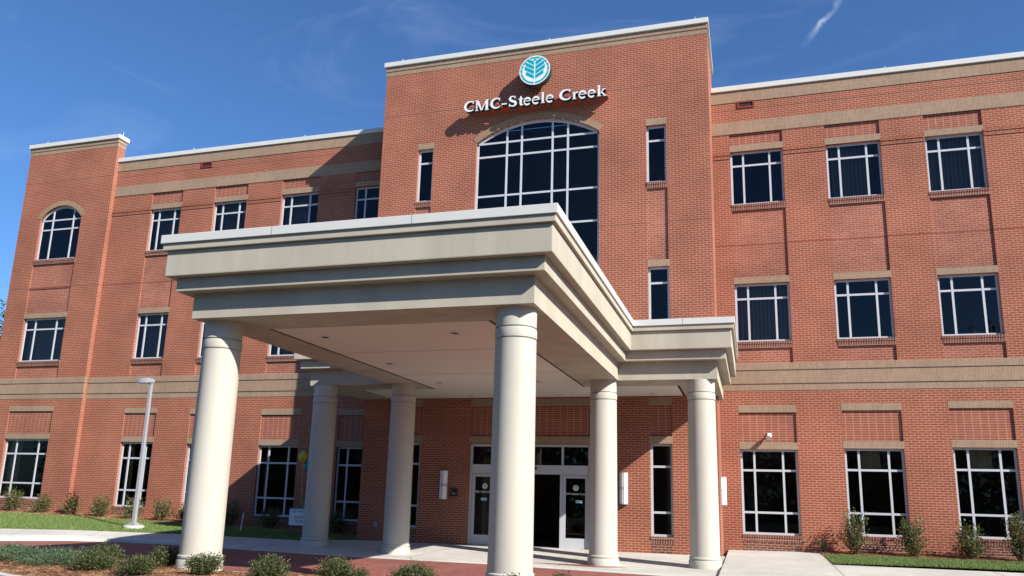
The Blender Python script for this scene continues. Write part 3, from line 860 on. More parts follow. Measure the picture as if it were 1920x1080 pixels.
# ================================================================== SIGN
# letters: pieces of front outline; strips follow a centre line with widths
def strip(pts, w):
    P = [Vector((a, b)) for a, b in pts]; n = len(P); L, Rr = [], []
    for i, p in enumerate(P):
        d = (P[min(i+1, n-1)]-P[max(i-1, 0)]).normalized(); q = Vector((-d.y, d.x))
        ww = w[i] if isinstance(w, (list, tuple)) else w
        L.append(p+q*ww/2); Rr.append(p-q*ww/2)
    return [tuple(a) for a in Rr] + [tuple(a) for a in reversed(L)]
def arcpts(cx, cy, rx, ry, a0, a1, n=20):
    return [(cx+rx*math.cos(R_(a0+(a1-a0)*k/n)), cy+ry*math.sin(R_(a0+(a1-a0)*k/n))) for k in range(n+1)]
def bar(x0, x1, y0, y1): return [(x0, y0), (x1, y0), (x1, y1), (x0, y1)]
def glyph(ch):
    """pieces in units of the cap height, with the advance"""
    if ch == 'C':
        n = 26; c = arcpts(.50, .5, .42, .44, 48, 316, n)
        w = [.085+.125*max(0, math.sin(math.pi*(k/n)))**1.3 for k in range(n+1)]
        return [strip(c, w), [(.72, .70), (.78, .70), (.80, 1.0), (.74, .96), (.66, .93)]], .95
    if ch == 'M':
        return [bar(.08, .19, .05, .92), bar(.0, .29, 0, .06), bar(0, .22, .94, 1.0),
                [(.06, .94), (.48, .02), (.62, .02), (.30, .94)], [(.53, .1), (.62, .04), (1.0, .94), (.93, .94)],
                bar(.90, 1.12, .05, .95), bar(.84, 1.20, 0, .06), bar(.93, 1.17, .94, 1.0)], 1.24
    if ch == '-': return [bar(.04, .42, .28, .40)], .46
    if ch == 'S':
        c = arcpts(.31, .745, .22, .20, 28, 232, 14) + [(.22, .56), (.36, .47)] + arcpts(.33, .26, .24, .21, 62, -155, 16)
        n = len(c)-1
        w = [.09+.13*math.sin(math.pi*k/n)**2 for k in range(n+1)]
        return [strip(c, w), [(.46, .72), (.53, .72), (.54, 1.0), (.48, .93)], [(.03, .30), (.09, .30), (.12, .06), (.02, .0)]], .64
    if ch == 't':
        return [strip([(.20, .88), (.20, .6), (.20, .2), (.23, .08), (.30, .05), (.40, .1)], [.08,.19,.19,.17,.12,.06]), bar(.02, .40, .58, .67)], .42
    if ch == 'e':
        n = 24; c = arcpts(.33, .33, .25, .30, 5, 318, n)
        w = [.15-.05*math.cos(R_(2*(5+313*k/n)))-.04*(k/n) for k in range(n+1)]
        return [strip(c, w), bar(.16, .60, .33, .40)], .66
    if ch == 'l': return [bar(.10, .28, .05, .97), bar(.03, .36, 0, .06), [(.02, .97), (.02, .93), (.12, .9), (.26, 1.02)]], .38
    if ch == 'r': return [bar(.10, .28, .05, .62), bar(.03, .37, 0, .06), [(.02, .62), (.02, .58), (.12, .56), (.26, .69)], strip([(.22, .46), (.30, .58), (.40, .63), (.50, .58)], [.06, .10, .13, .14])], .52
    if ch == 'k': return [bar(.10, .28, .05, .97), bar(.03, .36, 0, .06), [(.02, .97), (.02, .93), (.12, .9), (.26, 1.02)],
                          [(.24, .27), (.31, .27), (.60, .6), (.50, .6)], bar(.42, .70, .58, .64), [(.30, .37), (.38, .44), (.72, .04), (.56, .04)], bar(.50, .80, 0, .06)], .80
    return [], .4
def glyph_mesh(m, ch, x, z, h, width, y0, y1, mi_face=0, mi_side=1, stag=0.003):
    pcs, adv = glyph(ch)
    if not pcs: return
    xs = [p[0] for pc in pcs for p in pc]; a, b = min(xs), max(xs)
    sx = width/(b-a)
    for k, pc in enumerate(pcs):
        pts = [(x+(px-a)*sx, z+pz*h) for px, pz in pc]
        ar = sum(pts[i][0]*pts[(i+1) % len(pts)][1]-pts[(i+1) % len(pts)][0]*pts[i][1] for i in range(len(pts)))
        if ar < 0: pts.reverse()
        n = len(pts); i0 = len(m.v); yf = y0+k*stag
        m.v += [(p[0], yf, p[1]) for p in pts]+[(p[0], y1+k*stag*.5, p[1]) for p in pts]
        m.f.append(tuple(range(i0, i0+n))); m.mi.append(mi_face)
        m.f.append(tuple(reversed(range(i0+n, i0+2*n)))); m.mi.append(mi_side)
        for q in range(n):
            r = (q+1) % n
            m.f.append((i0+r, i0+q, i0+n+q, i0+n+r)); m.mi.append(mi_side)
slots = [('C',192,310),('M',325,482),('C',500,615),('-',630,690),('S',712,805),('t',822,880),('e',882,965),('e',978,1060),('l',1073,1120),('e',1132,1215),('C',1277,1405),('r',1420,1485),('e',1490,1575),('e',1590,1672),('k',1685,1795)]
SZ, SH = 13.60, 0.375
sg = empty('wall_sign', (6.95, T, SZ), 'white raised letters reading CMC-Steele Creek on the tower wall', 'sign')
sb = (6.95, T, SZ)
for ch, a, b in slots:
    m = MB()
    glyph_mesh(m, ch, 4.60+(a-192)/341.0, SZ, SH, (b-a)/341.0, T-.42, T-.24)
    m.build('letter', [MT['white'], MT['signside']], sg, sb)
m = MB(); m.box(4.75, 9.28, T-.239, T-.003, SZ+.09, SZ+.21)
m.build('raceway', MT['raceway'], sg, sb, bevel=.008)

# emblem
def emblem_mesh(m, cx, cz, R, y, N=112, teal=1, white=0):
    def cls(u, v):
        r = math.hypot(u, v)
        if r > .93: return white
        if abs(u) < .032 and v < .62: return white
        s = v-abs(u)*.60
        per = .315; t = (s+1.0)/per; k = math.floor(t); fr = t-k
        vein = fr < .14 and s > -.78
        if vein: return white
        if s > .60 and r < .8: return teal if (abs(u)+max(0, v-.62)*1.6 < .30 and v < .80) else white
        if r > .80: return teal
        wid = {0: 0.0, 1: .58, 2: .66, 3: .60, 4: .44, 5: .26}.get(k, .12)
        if s < -.72: return white
        return teal if abs(u) < wid else white
    n0 = len(m.v)
    idx = {}
    def vid(i, j):
        if (i, j) not in idx:
            u, v = -1+2*i/N, -1+2*j/N
            r = math.hypot(u, v)
            if r > 1: u, v = u/r, v/r
            idx[(i, j)] = len(m.v); m.v.append((cx+u*R, y, cz+v*R))
        return idx[(i, j)]
    for i in range(N):
        for j in range(N):
            u, v = -1+2*(i+.5)/N, -1+2*(j+.5)/N
            if math.hypot(u, v) > 1: continue
            m.f.append((vid(i,j), vid(i+1,j), vid(i+1,j+1), vid(i,j+1))); m.mi.append(cls(u, v))
EX, EZ, ER = 6.965, 14.78, 0.515
em = empty('emblem_sign', (EX, T, EZ), 'round teal and white leaf emblem disc above the wall lettering', 'sign')
m = MB(); i0 = 0
ring = [(EX+ER*math.cos(2*math.pi*k/64), EZ+ER*math.sin(2*math.pi*k/64)) for k in range(64)]
m.prism(ring, T-.425, T-.19, axis='Y')
m.prism([(EX+(p[0]-EX)*.5, EZ+(p[1]-EZ)*.5) for p in ring], T-.19, T-.003, axis='Y')
m.build('drum', MT['signside'], em, (EX, T, EZ), fix=True)
m = MB(); emblem_mesh(m, EX, EZ, ER-.004, T-.428)
m.build('emblem_face', [MT['white'], MT['teal']], em, (EX, T, EZ))

# the same mark and name in white vinyl on the door leaves
for x in (5.57, 8.32):
    m = MB()
    yv = T+.108
    emblem_mesh(m, x, 1.70, .085, yv, N=36, teal=1, white=0)
    total = 0.66
    for ch, a, b in slots:
        glyph_mesh(m, ch, x-total/2+(a-192)/1603*total, 1.505, .058, (b-a)/1603*total, yv, yv+.004, 0, 0, .0003)
    m.build('door_lettering', [MT['decal'], MT['steel']], door)

# ================================================================== FITTINGS ON WALLS
def sconce(x, y, z0, z1, label):
    r = empty('wall_sconce', (x, y, z0), label, 'wall lamp', 'tall white wall lamps by the entrance')
    b = (x, y, z0)
    m = MB()
    n = 10
    out = [(x+.115*math.cos(math.pi+math.pi*k/n), y-.02+.13*math.sin(math.pi+math.pi*k/n)) for k in range(n+1)]
    m.prism(out, z0+.02, z1-.02)
    m.build('lamp_shade', MT['acrylic'], r, b)
    m = MB()
    m.box(x-.125, x+.125, y-.02, y-.002, z0, z1)
    for z in (z0, z1-.025, (z0+z1)/2-.03, (z0+z1)/2+.015):
        o2 = [(x+.122*math.cos(math.pi+math.pi*k/n), y-.0201+.137*math.sin(math.pi+math.pi*k/n)) for k in range(n+1)]
        m.prism(o2, z, z+.022)
    for xx in (x-.022, x+.022): m.box(xx-.006, xx+.006, y-.160, y-.140, z0, z1)
    m.build('lamp_frame', MT['steel'], r, b)
sconce(4.31, T, 1.27, 2.14, 'white wall lamp left of the doors beside the black card reader, in shade')
sconce(9.71, T, 1.28, 2.16, 'sunlit white wall lamp between the doors and the narrow right window')
m = MB()
def sconce_side():
    x, y, z0, z1 = TX1, -1.0, 1.33, 2.12
    r = empty('wall_sconce', (x, y, z0), 'white wall lamp seen edge-on on the tower side behind the rightmost column', 'wall lamp', 'tall white wall lamps by the entrance')
    b = (x, y, z0)
    m = MB(); n = 10
    out = [(x+.02+.13*math.cos(-math.pi/2+math.pi*k/n), y+.115*math.sin(-math.pi/2+math.pi*k/n)) for k in range(n+1)]
    m.prism(out, z0+.02, z1-.02); m.build('lamp_shade', MT['acrylic'], r, b)
    m = MB(); m.box(x+.002, x+.02, y-.125, y+.125, z0, z1)
    for z in (z0, z1-.025, (z0+z1)/2):
        o2 = [(x+.0201+.137*math.cos(-math.pi/2+math.pi*k/n), y+.122*math.sin(-math.pi/2+math.pi*k/n)) for k in range(n+1)]
        m.prism(o2, z, z+.022)
    m.build('lamp_frame', MT['steel'], r, b)
sconce_side()

m = MB(); m.box(4.53, 4.75, T-.06, T-.002, 1.38, 1.60)
rd = empty('card_reader', (4.64, T, 1.38), 'small square black card reader between wall lamp and doors', 'card reader')
m.build('housing', MT['black'], rd, (4.64, T, 1.38), bevel=.012)
m = MB(); m.box(4.57, 4.60, T-.064, T-.0601, 1.53, 1.55); m.box(4.60, 4.70, T-.064, T-.0601, 1.44, 1.48); m.build('faceplate', MT['steel'], rd, (4.64, T, 1.38))

sc = empty('security_camera', (13.70, 0, 3.36), 'small white floodlight camera above the first window right of the canopy', 'camera')
b = (13.70, 0, 3.36)
m = MB(); m.box(13.64, 13.76, REC-.05, REC-.002, 3.32, 3.44); m.build('mount', MT['white'], sc, b, bevel=.008)
m = MB(); m.tube([(13.7, REC-.05, 3.4), (13.7, -.10, 3.38), (13.69, -.16, 3.34)], .025, 8); m.build('arm', MT['steel'], sc, b, smooth=True)
m = MB(); m.tube([(13.69, -.10, 3.39), (13.68, -.16, 3.35), (13.66, -.30, 3.28)], [.05, .06, .07], 14); m.build('camera_head', MT['white'], sc, b, smooth=True)

ol = empty('outlet_cover', (2.16, T, .47), 'small grey outlet cover low on the tower wall left of the left column', 'outlet cover')
m = MB(); m.box(2.10, 2.22, T-.05, T-.002, .40, .56); m.build('cover_box', MT['steel'], ol, (2.16, T, .47), bevel=.012)

# hose bib / alarm bell hidden partly behind the outer column
hb = empty('fire_connection', (12.0, T, .45), 'dark wall pipe fitting low on brick beside rightmost column', 'pipe fitting')
m = MB(); m.tube([(11.92, T-.002, .46), (11.92, T-.10, .46), (11.92, T-.13, .40), (11.92, T-.14, .34)], [.045,.045,.05,.055], 12); m.build('pipe', MT['ventred'], hb, (12.0, T, .45), smooth=True)

# ================================================================== GROUND
def interp(pl, X):
    xs = [p[0] for p in pl]
    return tuple(np.interp(X, xs, [p[k] for p in pl]) for k in (1, 2))
def smooth_pl(pl, x0, x1, step):
    return [(x, *interp(pl, x)) for x in np.arange(x0, x1+1e-6, step)]
FAC = [(-60, .2, .6), (-14.5, .2, .48), (-11.5, .2, .45), (-8.4, .2, .37), (-4, .2, .26), (-.7, .2, .19), (1.6, .2, .05)]
MUL = [(-60, -1.0, .55), (-14.5, -1.3, .38), (-11.5, -1.25, .35), (-8.4, -1.2, .28), (-4, -1.2, .19), (-.7, -1.2, .12), (1.6, -1.2, .02)]
LAW = [(-60, -40, .3), (-16, -14.5, .18), (-11, -9.0, .13), (-8, -5.9, .10), (-6.4, -4.85, .085), (-4.5, -4.15, .06), (-2, -3.7, .035), (0.4, -3.45, .0), (1.1, -2.6, .0), (1.6, -1.9, .01)]
KRB = [(-60, -60, -.02), (-12, -13.2, -.02), (-8.2, -9.0, -.02), (-6.57, -7.15, -.02), (-5.4, -6.05, -.03), (-3.85, -5.55, -.05), (-1.5, -5.7, -.09), (.85, -6.1, -.13), (3.25, -6.55, -.132), (5.5, -6.6, -.134), (7.2, -6.62, -.134), (8.5, -6.85, -.134), (10.6, -7.15, -.134), (12.45, -7.4, -.134)]
def loft(name, A, B, x0, x1, step, mat, n=4, prof=None, kind='structure', lift=0.0):
    m = MB()
    xs = list(np.arange(x0, x1, step))+[x1]
    rows = []
    for X in xs:
        ya, za = interp(A, X); yb, zb = interp(B, X)
        row = []
        for k in range(n+1):
            t = k/n; q = prof(t) if prof else t
            row.append((X, ya+(yb-ya)*t, za+(zb-za)*q+lift))
        rows.append(row)
    for a, b in zip(rows, rows[1:]):
        for k in range(n):
            m.quad(a[k], a[k+1], b[k+1], b[k])
    o = m.build(name, mat, smooth=True, fix=True)
    tag(o, kind=kind)
    return o, rows
# everything lies on one far-reaching sheet
m = MB(); s = 2500
m.quad((-s,-s,-.30),(s,-s,-.30),(s,s,-.30),(-s,s,-.30))
tag(m.build('ground', MT['earth']), kind='structure')
m = MB(); m.quad((-120,-52,-.16),(120,-52,-.16),(120,-14,-.16),(-120,-14,-.16))
tag(m.build('parking_lot', MT['asphalt']), kind='structure')
m = MB(); m.quad((-70,-14.0,-.14),(60,-14.0,-.14),(60,-3,-.14),(-70,-3,-.14))
tag(m.build('drive', MT['paver']), kind='structure')

loft('mulch_bed', FAC, MUL, -40, 1.6, .4, MT['mulch'], 3)
loft('lawn', MUL, LAW, -40, 1.6, .25, MT['lawn'], 6, prof=lambda t: t**.85)
KIN = [(x, y+.35, z+.03) for x, y, z in KRB]
loft('pavement', LAW, KIN, -40, 0.4, .2, MT['concrete'], 5)
loft('kerb', KIN, [(x, y+.03, z-.015) for x, y, z in KRB], -40, 0.4, .2, MT['kerb'], 2)
loft('kerb', [(x, y+.03, z-.015) for x, y, z in KRB], [(x, y, -.2) for x, y, z in KRB], -40, 12.45, .2, MT['kerb'], 1)
# plaza under the canopy, falling gently to the drive
PB = [(0.4, -3.45, .0), (1.1, -2.6, .0), (1.52, -1.99, 0.0), (1.56, -1.9, 0.0), (12.45, -1.9, 0.0)]
PM = [(0.4, -5.5, -.07), (2.2, -5.4, -.07), (4.2, -5.4, -.12), (9.6, -5.4, -.15), (12.45, -5.2, -.11)]
PK = [(x, y+.32, z+.012) for x, y, z in KRB]
loft('plaza', PB, PM, 0.4, 12.45, .1, MT['concrete'], 5)
loft('plaza', PM, PK, 0.4, 12.45, .2, MT['concrete'], 3)
loft('kerb', PK, [(x, y+.03, z-.015) for x, y, z in KRB], 0.4, 12.45, .2, MT['kerb'], 2)
m = MB(); m.box(DX0, DX1, T-.02, T+.3, -.05, .014); tag(m.build('threshold', MT['kerb']), kind='structure')

# right side: raised slab, lawn, walk
RB = [(12.45, .2, .08), (15, .2, .115), (18, .2, .13), (40, .2, .15)]
RF = [(12.45, -3.6, -.01), (15, -3.6, 0.02), (18, -3.6, .03), (40, -3.6, .06)]
RK = [(12.45, -7.2, -.06), (15, -7.35, -.05), (40, -8.5, -.02)]
loft('pavement', RB, RF, 12.45, 14.93, .31, MT['concrete'], 4)
loft('pavement', RF, RK, 12.45, 40, .5, MT['concrete'], 4)
loft('kerb', RK, [(x, y-.25, z-.04) for x, y, z in RK], 12.45, 40, .5, MT['kerb'], 2)
loft('kerb', [(x, y-.25, z-.04) for x, y, z in RK], [(x, y-.27, -.2) for x, y, z in RK], 12.45, 40, .5, MT['kerb'], 1)
m = MB(); m.quad((12.449,.0,-.2),(12.449,-3.6,-.2),(12.449,-3.6,-.01),(12.449,.0,.078)); m.quad((12.449,-3.6,-.2),(12.449,-7.47,-.2),(12.449,-7.2,-.06),(12.449,-3.6,-.01))
tag(m.build('kerb', MT['concrete']), kind='structure')
RM = [(14.93, -1.15, .085), (17, -1.1, .095), (20, -1.15, .10), (40, -1.2, .12)]
loft('mulch_bed', [(14.9, .2, .16), (40, .2, .20)], RM, 14.93, 40, .4, MT['mulch'], 3)
RFl = [(14.93, -3.4, .022), (16, -3.3, .03), (17.5, -3.1, .035), (19, -3.15, .04), (40, -3.55, .065)]
loft('lawn', RM, RFl, 14.93, 40, .3, MT['lawn'], 5, prof=lambda t: t**.8, lift=.012)
# paving joints, thin dark grooves laid 4 mm above the slab
m = MB()
def joint(p, q, w=.012):
    p = Vector(p); q = Vector(q); d = (q-p); d.z = 0; d.normalize(); s = Vector((-d.y, d.x, 0))*w/2
    m.quad(p-s, q-s, q+s, p+s)
def zr(X, Y):
    a = interp(RB, X); b = interp(RF, X); c = interp(RK, X)
    if Y > b[0]: return float(np.interp(Y, [b[0], a[0]], [b[1], a[1]]))
    return float(np.interp(Y, [c[0], b[0]], [c[1], b[1]]))
for x in (14.93, 18.3, 21.3):
    pts = np.linspace(-3.62, -7.2, 6)
    for a, b in zip(pts, pts[1:]): joint((x, a, zr(x, a)+.004), (x, b, zr(x, b)+.004))
for y in (-3.62, -5.6):
    pts = np.linspace(12.46, 15 if y > -4 else 28, 12)
    for a, b in zip(pts, pts[1:]): joint((a, y, zr(a, y)+.004), (b, y, zr(b, y)+.004))
def zp(X, Y):
    a = interp(PB, X); b = interp(PM, X); c = interp(PK, X)
    return float(np.interp(Y, [c[0], b[0], a[0]], [c[1], b[1], a[1]]))
for x in (5.0, 8.8):
    pts = np.linspace(-2.05, -6.2, 7)
    for a, b in zip(pts, pts[1:]): joint((x, a, zp(x, a)+.004), (x, b, zp(x, b)+.004))
for y in (-3.9,):
    pts = np.linspace(1.0, 12.4, 12)
    for a, b in zip(pts, pts[1:]): joint((a, y, zp(a, y)+.004), (b, y, zp(b, y)+.004))
def zl(X, Y):
    a = interp(LAW, X); b = interp(KIN, X)
    return float(np.interp(Y, [b[0], a[0]], [b[1], a[1]]))
for x, dx in ((-7.4, .8), (-5.6, .5), (-3.6, .2), (-1.6, 0)):
    ya, yb = interp(LAW, x)[0], interp(KIN, x+dx)[0]
    joint((x, ya, zl(x, ya)+.004), (x+dx, yb, zl(x+dx, yb)+.004))
tag(m.build('pavement_joints', MT['joint_grey'] if 'joint_grey' in MT else plain_mat('grey_joint', (.2, .19, .17), .9)), kind='structure')

# planting island between drive and car park
IB = [(-9, -11.8, -.02), (-1.5, -12.05, -.02), (3, -12.12, -.02), (6, -11.95, -.02), (12, -11.7, -.02), (30, -11.7, -.02)]
IFr = [(-9, -12.1, -.02), (-4, -12.5, -.02), (0, -13.75, -.02), (2.0, -14.55, -.02), (5, -15.1, -.02), (12, -15.4, -.02), (30, -15.4, -.02)]
kb2 = [(x, y-.16, z+.004) for x, y, z in IB]
kf2 = [(x, y+.16, z+.004) for x, y, z in IFr]
loft('kerb', IB, kb2, -9, 30, .4, MT['kerb'], 1)
loft('kerb', kf2, IFr, -9, 30, .4, MT['kerb'], 1)
loft('kerb', [(x, y, -.2) for x, y, z in IB], IB, -9, 30, .4, MT['kerb'], 1)
loft('kerb', IFr, [(x, y, -.2) for x, y, z in IFr], -9, 30, .4, MT['kerb'], 1)
mm = MB()
def isl_z(X, Y):
    a, b = interp(kb2, X)[0], interp(kf2, X)[0]
    t = min(1, max(0, (Y-a)/(b-a)))
    h = .065*math.sin(math.pi*t)**.8
    return -.02+h*(1+.35*math.sin(X*1.7+Y*2.3)+.25*math.sin(X*4.1-Y*3.7))*min(1, (X+9)/4)
xs = np.arange(-9, 30.01, .2)
for a, b in zip(xs, xs[1:]):
    ra = [interp(kb2, a)[0]+(interp(kf2, a)[0]-interp(kb2, a)[0])*k/12 for k in range(13)]
    rb = [interp(kb2, b)[0]+(interp(kf2, b)[0]-interp(kb2, b)[0])*k/12 for k in range(13)]
    for k in range(12):
        mm.quad((a, ra[k], isl_z(a, ra[k])), (a, ra[k+1], isl_z(a, ra[k+1])), (b, rb[k+1], isl_z(b, rb[k+1])), (b, rb[k], isl_z(b, rb[k])))
tag(mm.build('mulch_bed', MT['mulch'], smooth=True, fix=True), kind='structure')

# ================================================================== VEGETATION
def fast_mesh(name, V, F, mat, parent=None):
    me = bpy.data.meshes.new(name)
    V = np.asarray(V, dtype=np.float32); F = np.asarray(F, dtype=np.int32)
    me.vertices.add(len(V)); me.vertices.foreach_set('co', V.ravel())
    k = F.shape[1]
    me.loops.add(F.size); me.loops.foreach_set('vertex_index', F.ravel())
    me.polygons.add(len(F))
    me.polygons.foreach_set('loop_start', np.arange(0, F.size, k, dtype=np.int32))
    try: me.polygons.foreach_set('loop_total', np.full(len(F), k, dtype=np.int32))
    except Exception: pass
    me.materials.append(mat)
    me.update(calc_edges=True)
    o = bpy.data.objects.new(name, me); COL.objects.link(o)
    if parent is not None: o.parent = parent
    return o
def norm(a): return a/np.maximum(1e-9, np.linalg.norm(a, axis=-1, keepdims=True))
def leaves(C, D, size, aspect=0.5, jitter=.8):
    """a diamond leaf at each centre, pointing roughly along D"""
    n = len(C)
    D = norm(D+rng.normal(0, jitter, (n, 3)))
    N = norm(rng.normal(0, 1, (n, 3))+np.array([0, 0, .6]))
    Sd = norm(np.cross(D, N)); N2 = np.cross(Sd, D)
    L = (size*rng.uniform(.65, 1.3, n))[:, None]
    Wd = L*aspect
    V = np.stack([C, C+D*L*.45+Sd*Wd*.5+N2*L*.06, C+D*L, C+D*L*.45-Sd*Wd*.5+N2*L*.06], 1).reshape(-1, 3)
    F = np.arange(4*n).reshape(n, 4)
    return V, F
def shrub(name, loc, wid, hei, ntw, nlf, size, mat, label, cat, group, stems=7, upright=.0, aspect=.5, gap=.35):
    r = empty(name, loc, label, cat, group)
    m = MB(); C, D = [], []
    for k in range(ntw):
        a = rng.uniform(0, 2*math.pi)
        el = math.acos(rng.uniform(-.15 if not upright else .15, 1))
        rad = rng.uniform(.72, 1.12)
        tip = np.array([math.cos(a)*math.sin(el)*wid/2*rad, math.sin(a)*math.sin(el)*wid/2*rad, hei*.42+math.cos(el)*hei*.58*rad])
        if upright: tip[2] = hei*(.25+.75*rng.uniform(0, 1)**.7); tip[:2] *= (1.1-.7*tip[2]/hei)*1.25
        tip[2] = max(tip[2], .06*hei)
        base = np.array([math.cos(a)*wid*.06, math.sin(a)*wid*.06, 0.])
        mid = base*.4+tip*.5+np.array([0, 0, hei*.06])+rng.normal(0, wid*.04, 3)
        if k < stems*4: m.tube([base, mid, tip*.97], [.012*hei+.002, .008*hei+.0015, .002], 4)
        t = rng.uniform(gap, 1.0, nlf)[:, None]
        P = (1-t)**2*base+2*t*(1-t)*mid+t*t*tip
        P = P+rng.normal(0, size*.75, P.shape)
        P[:, 2] = np.maximum(P[:, 2], .01)
        C.append(P); D.append(np.repeat((tip-mid)[None], nlf, 0))
    m.build('stem', MT['stem'], r)
    V, F = leaves(np.concatenate(C), norm(np.concatenate(D)), size, aspect)
    fast_mesh('foliage', V, F, mat, r)
    return r

# clipped shrubs on the island
near = [ # x, y, width, height, label
 (2.72, -13.50, .74, .345, 'round green shrub in the island bed at far left, larger front one of its pair'),
 (2.10, -12.62, .58, .40, 'round green shrub half hidden behind the large left island shrub'),
 (3.88, -13.85, .62, .32, 'green shrub left of the front left column, front one of its pair'),
 (3.42, -12.66, .54, .39, 'dark green shrub in shade behind the one left of the front left column'),
 (4.94, -13.62, .60, .33, 'green shrub directly in front of the front left column'),
 (5.98, -13.42, .62, .41, 'dense green shrub just right of the front left column'),
 (7.06, -13.32, .56, .39, 'green shrub midway between the two front columns, with a side tuft'),
 (8.40, -13.42, .68, .33, 'low broad green shrub just left of the front right column'),
 (9.92, -13.45, .44, .29, 'red-tipped shrub whose top shows before the front right column'),
 (10.52, -13.15, .44, .31, 'small shrub top just right of the front right column'),
]
for x, y, w, h, lb in near:
    shrub('shrub', (x, y, isl_z(x, y)-.01), w, h, 300, 17, .030, MT['leaf_near'], lb, 'shrub', 'clipped shrubs in the island bed', stems=10)
shrub('shrub', (7.40, -13.22, isl_z(7.4, -13.22)-.01), .34, .24, 90, 14, .028, MT['leaf_near'], 'small low shrub tucked against the shrub midway between the front columns', 'shrub', 'clipped shrubs in the island bed', stems=6)

# spreading junipers at the far left of the island
def juniper(x, y, w, d, h, label, n=260):
    r = empty('juniper', (x, y, isl_z(x, y)-.005), label, 'juniper', 'spreading junipers in the island bed')
    C, D = [], []
    m = MB()
    for k in range(n):
        a = rng.uniform(0, 2*math.pi); q = rng.uniform(.15, 1)
        p = np.array([math.cos(a)*w/2*q, math.sin(a)*d/2*q, h*(.25+.55*(1-q*q))*rng.uniform(.6, 1.2)])
        dr = norm(np.array([math.cos(a), math.sin(a), .45+rng.normal(0, .25)]))
        ln = rng.uniform(.12, .24)
        t = rng.uniform(0, 1, 26)[:, None]
        P = p+dr*ln*t+rng.normal(0, .012, (26, 3)); P[:, 2] = np.maximum(P[:, 2], .005)
        C.append(P); D.append(np.repeat(dr[None], 26, 0))
        if k % 6 == 0: m.tube([(0, 0, .01), tuple(p*.6+np.array([0, 0, .02])), tuple(p)], [.012, .008, .004], 4)
    m.build('stem', MT['stem'], r)
    V, F = leaves(np.concatenate(C), np.concatenate(D), .035, .28, .55)
    fast_mesh('foliage', V, F, MT['leaf_juniper'], r)
juniper(1.62, -13.25, 1.25, .8, .14, 'blue-green juniper touching the large left island shrub')
juniper(.65, -13.05, 1.4, .9, .13, 'blue-green juniper at the left picture edge, nearest kerb')
juniper(1.25, -12.55, 1.0, .6, .19, 'taller blue-green juniper behind the others, against the red drive')
juniper(-.35, -12.6, 1.1, .7, .14, 'blue-green juniper farthest left by the red drive')

# shrubs along the facade
def zlft(X, Y): 
    a, b = interp(FAC, X), interp(MUL, X)
    return float(np.interp(Y, [b[0], a[0]], [b[1], a[1]]))
fl = [(-13.55, .85, .80, 'leggy shrub under the left tower ground-floor window'),
      (-12.10, .85, .62, 'bushy shrub at the right end of the left tower window sill'),
      (-10.72, .90, .72, 'leaning shrub right of the left tower corner with a dark shadow'),
      (-9.42, .85, .68, 'round shrub just left of the window behind the lamp post'),
      (-8.05, .90, .72, 'shrub at the wall directly behind the lamp post'),
      (-6.76, .95, .72, 'thin shrub on brick pier between lamp post and front left column'),
      (-5.75, .80, .66, 'shrub peeking out left of the front left column'),
      (-3.96, 1.0, .85, 'dark shaded shrub just right of the front left column'),
      (-2.40, .85, .62, 'shaded shrub under the window left of the shuttle sign'),
      (0.15, .95, .66, 'shaded shrub under the window beside the tower corner')]
for x, w, h, lb in fl:
    shrub('rose_shrub', (x, -.72, zlft(x, -.72)-.02), w*1.1, h*1.1, 72, 16, .062, MT['leaf_rose'], lb, 'shrub', 'shrubs along the left facade', stems=6, upright=.4, aspect=.55, gap=.25)
fr = [(15.80, -.55, .80, 1.12, 'tall red-tipped shrub at left edge of the middle right window'),
      (17.22, -.58, .80, .98, 'red-tipped shrub at right edge of the middle right window'),
      (18.58, -.62, .80, .88, 'red-tipped shrub at left edge of the last right window'),
      (19.72, -.68, .85, 1.18, 'dark shrub cut by the right picture edge')]
for x, y, w, h, lb in fr:
    shrub('photinia_shrub', (x, y, .13), w*1.1, h*1.05, 110, 17, .062, MT['leaf_rose'], lb, 'shrub', 'red-tipped shrubs along the right facade', stems=8, upright=.6, aspect=.5, gap=.2)
shrub('photinia_shrub', (14.98, -.32, .13), .42, .34, 22, 8, .05, MT['leaf_rose'], 'tiny bare shrub at the slab edge right of the first right window', 'shrub', 'red-tipped shrubs along the right facade', stems=5, upright=.5, gap=.4)

# grass blades
def grass(name, pts, h):
    n = len(pts)
    a = rng.uniform(0, 2*math.pi, n); w = .006
    s = np.stack([np.cos(a)*w, np.sin(a)*w, np.zeros(n)], 1)
    tip = np.stack([rng.normal(0, .018, n), rng.normal(0, .018, n), h*rng.uniform(.5, 1.25, n)], 1)
    V = np.stack([pts-s, pts+s, pts+tip], 1).reshape(-1, 3)
    o = fast_mesh(name, V, np.arange(3*n).reshape(n, 3), MT['grass'])
    return tag(o, kind='stuff')
def scatter(A, B, x0, x1, n, prof=.85, lift=0):
    X = rng.uniform(x0, x1, n); t = rng.uniform(0, 1, n)
    ya = np.interp(X, [p[0] for p in A], [p[1] for p in A]); za = np.interp(X, [p[0] for p in A], [p[2] for p in A])
    yb = np.interp(X, [p[0] for p in B], [p[1] for p in B]); zb = np.interp(X, [p[0] for p in B], [p[2] for p in B])
    return np.stack([X, ya+(yb-ya)*t, za+(zb-za)*t**prof+lift], 1)
grass('grass', scatter(MUL, LAW, -16, 1.5, 90000), .055)
grass('grass', scatter(RM, RFl, 14.95, 22, 60000, .8, .012), .05)

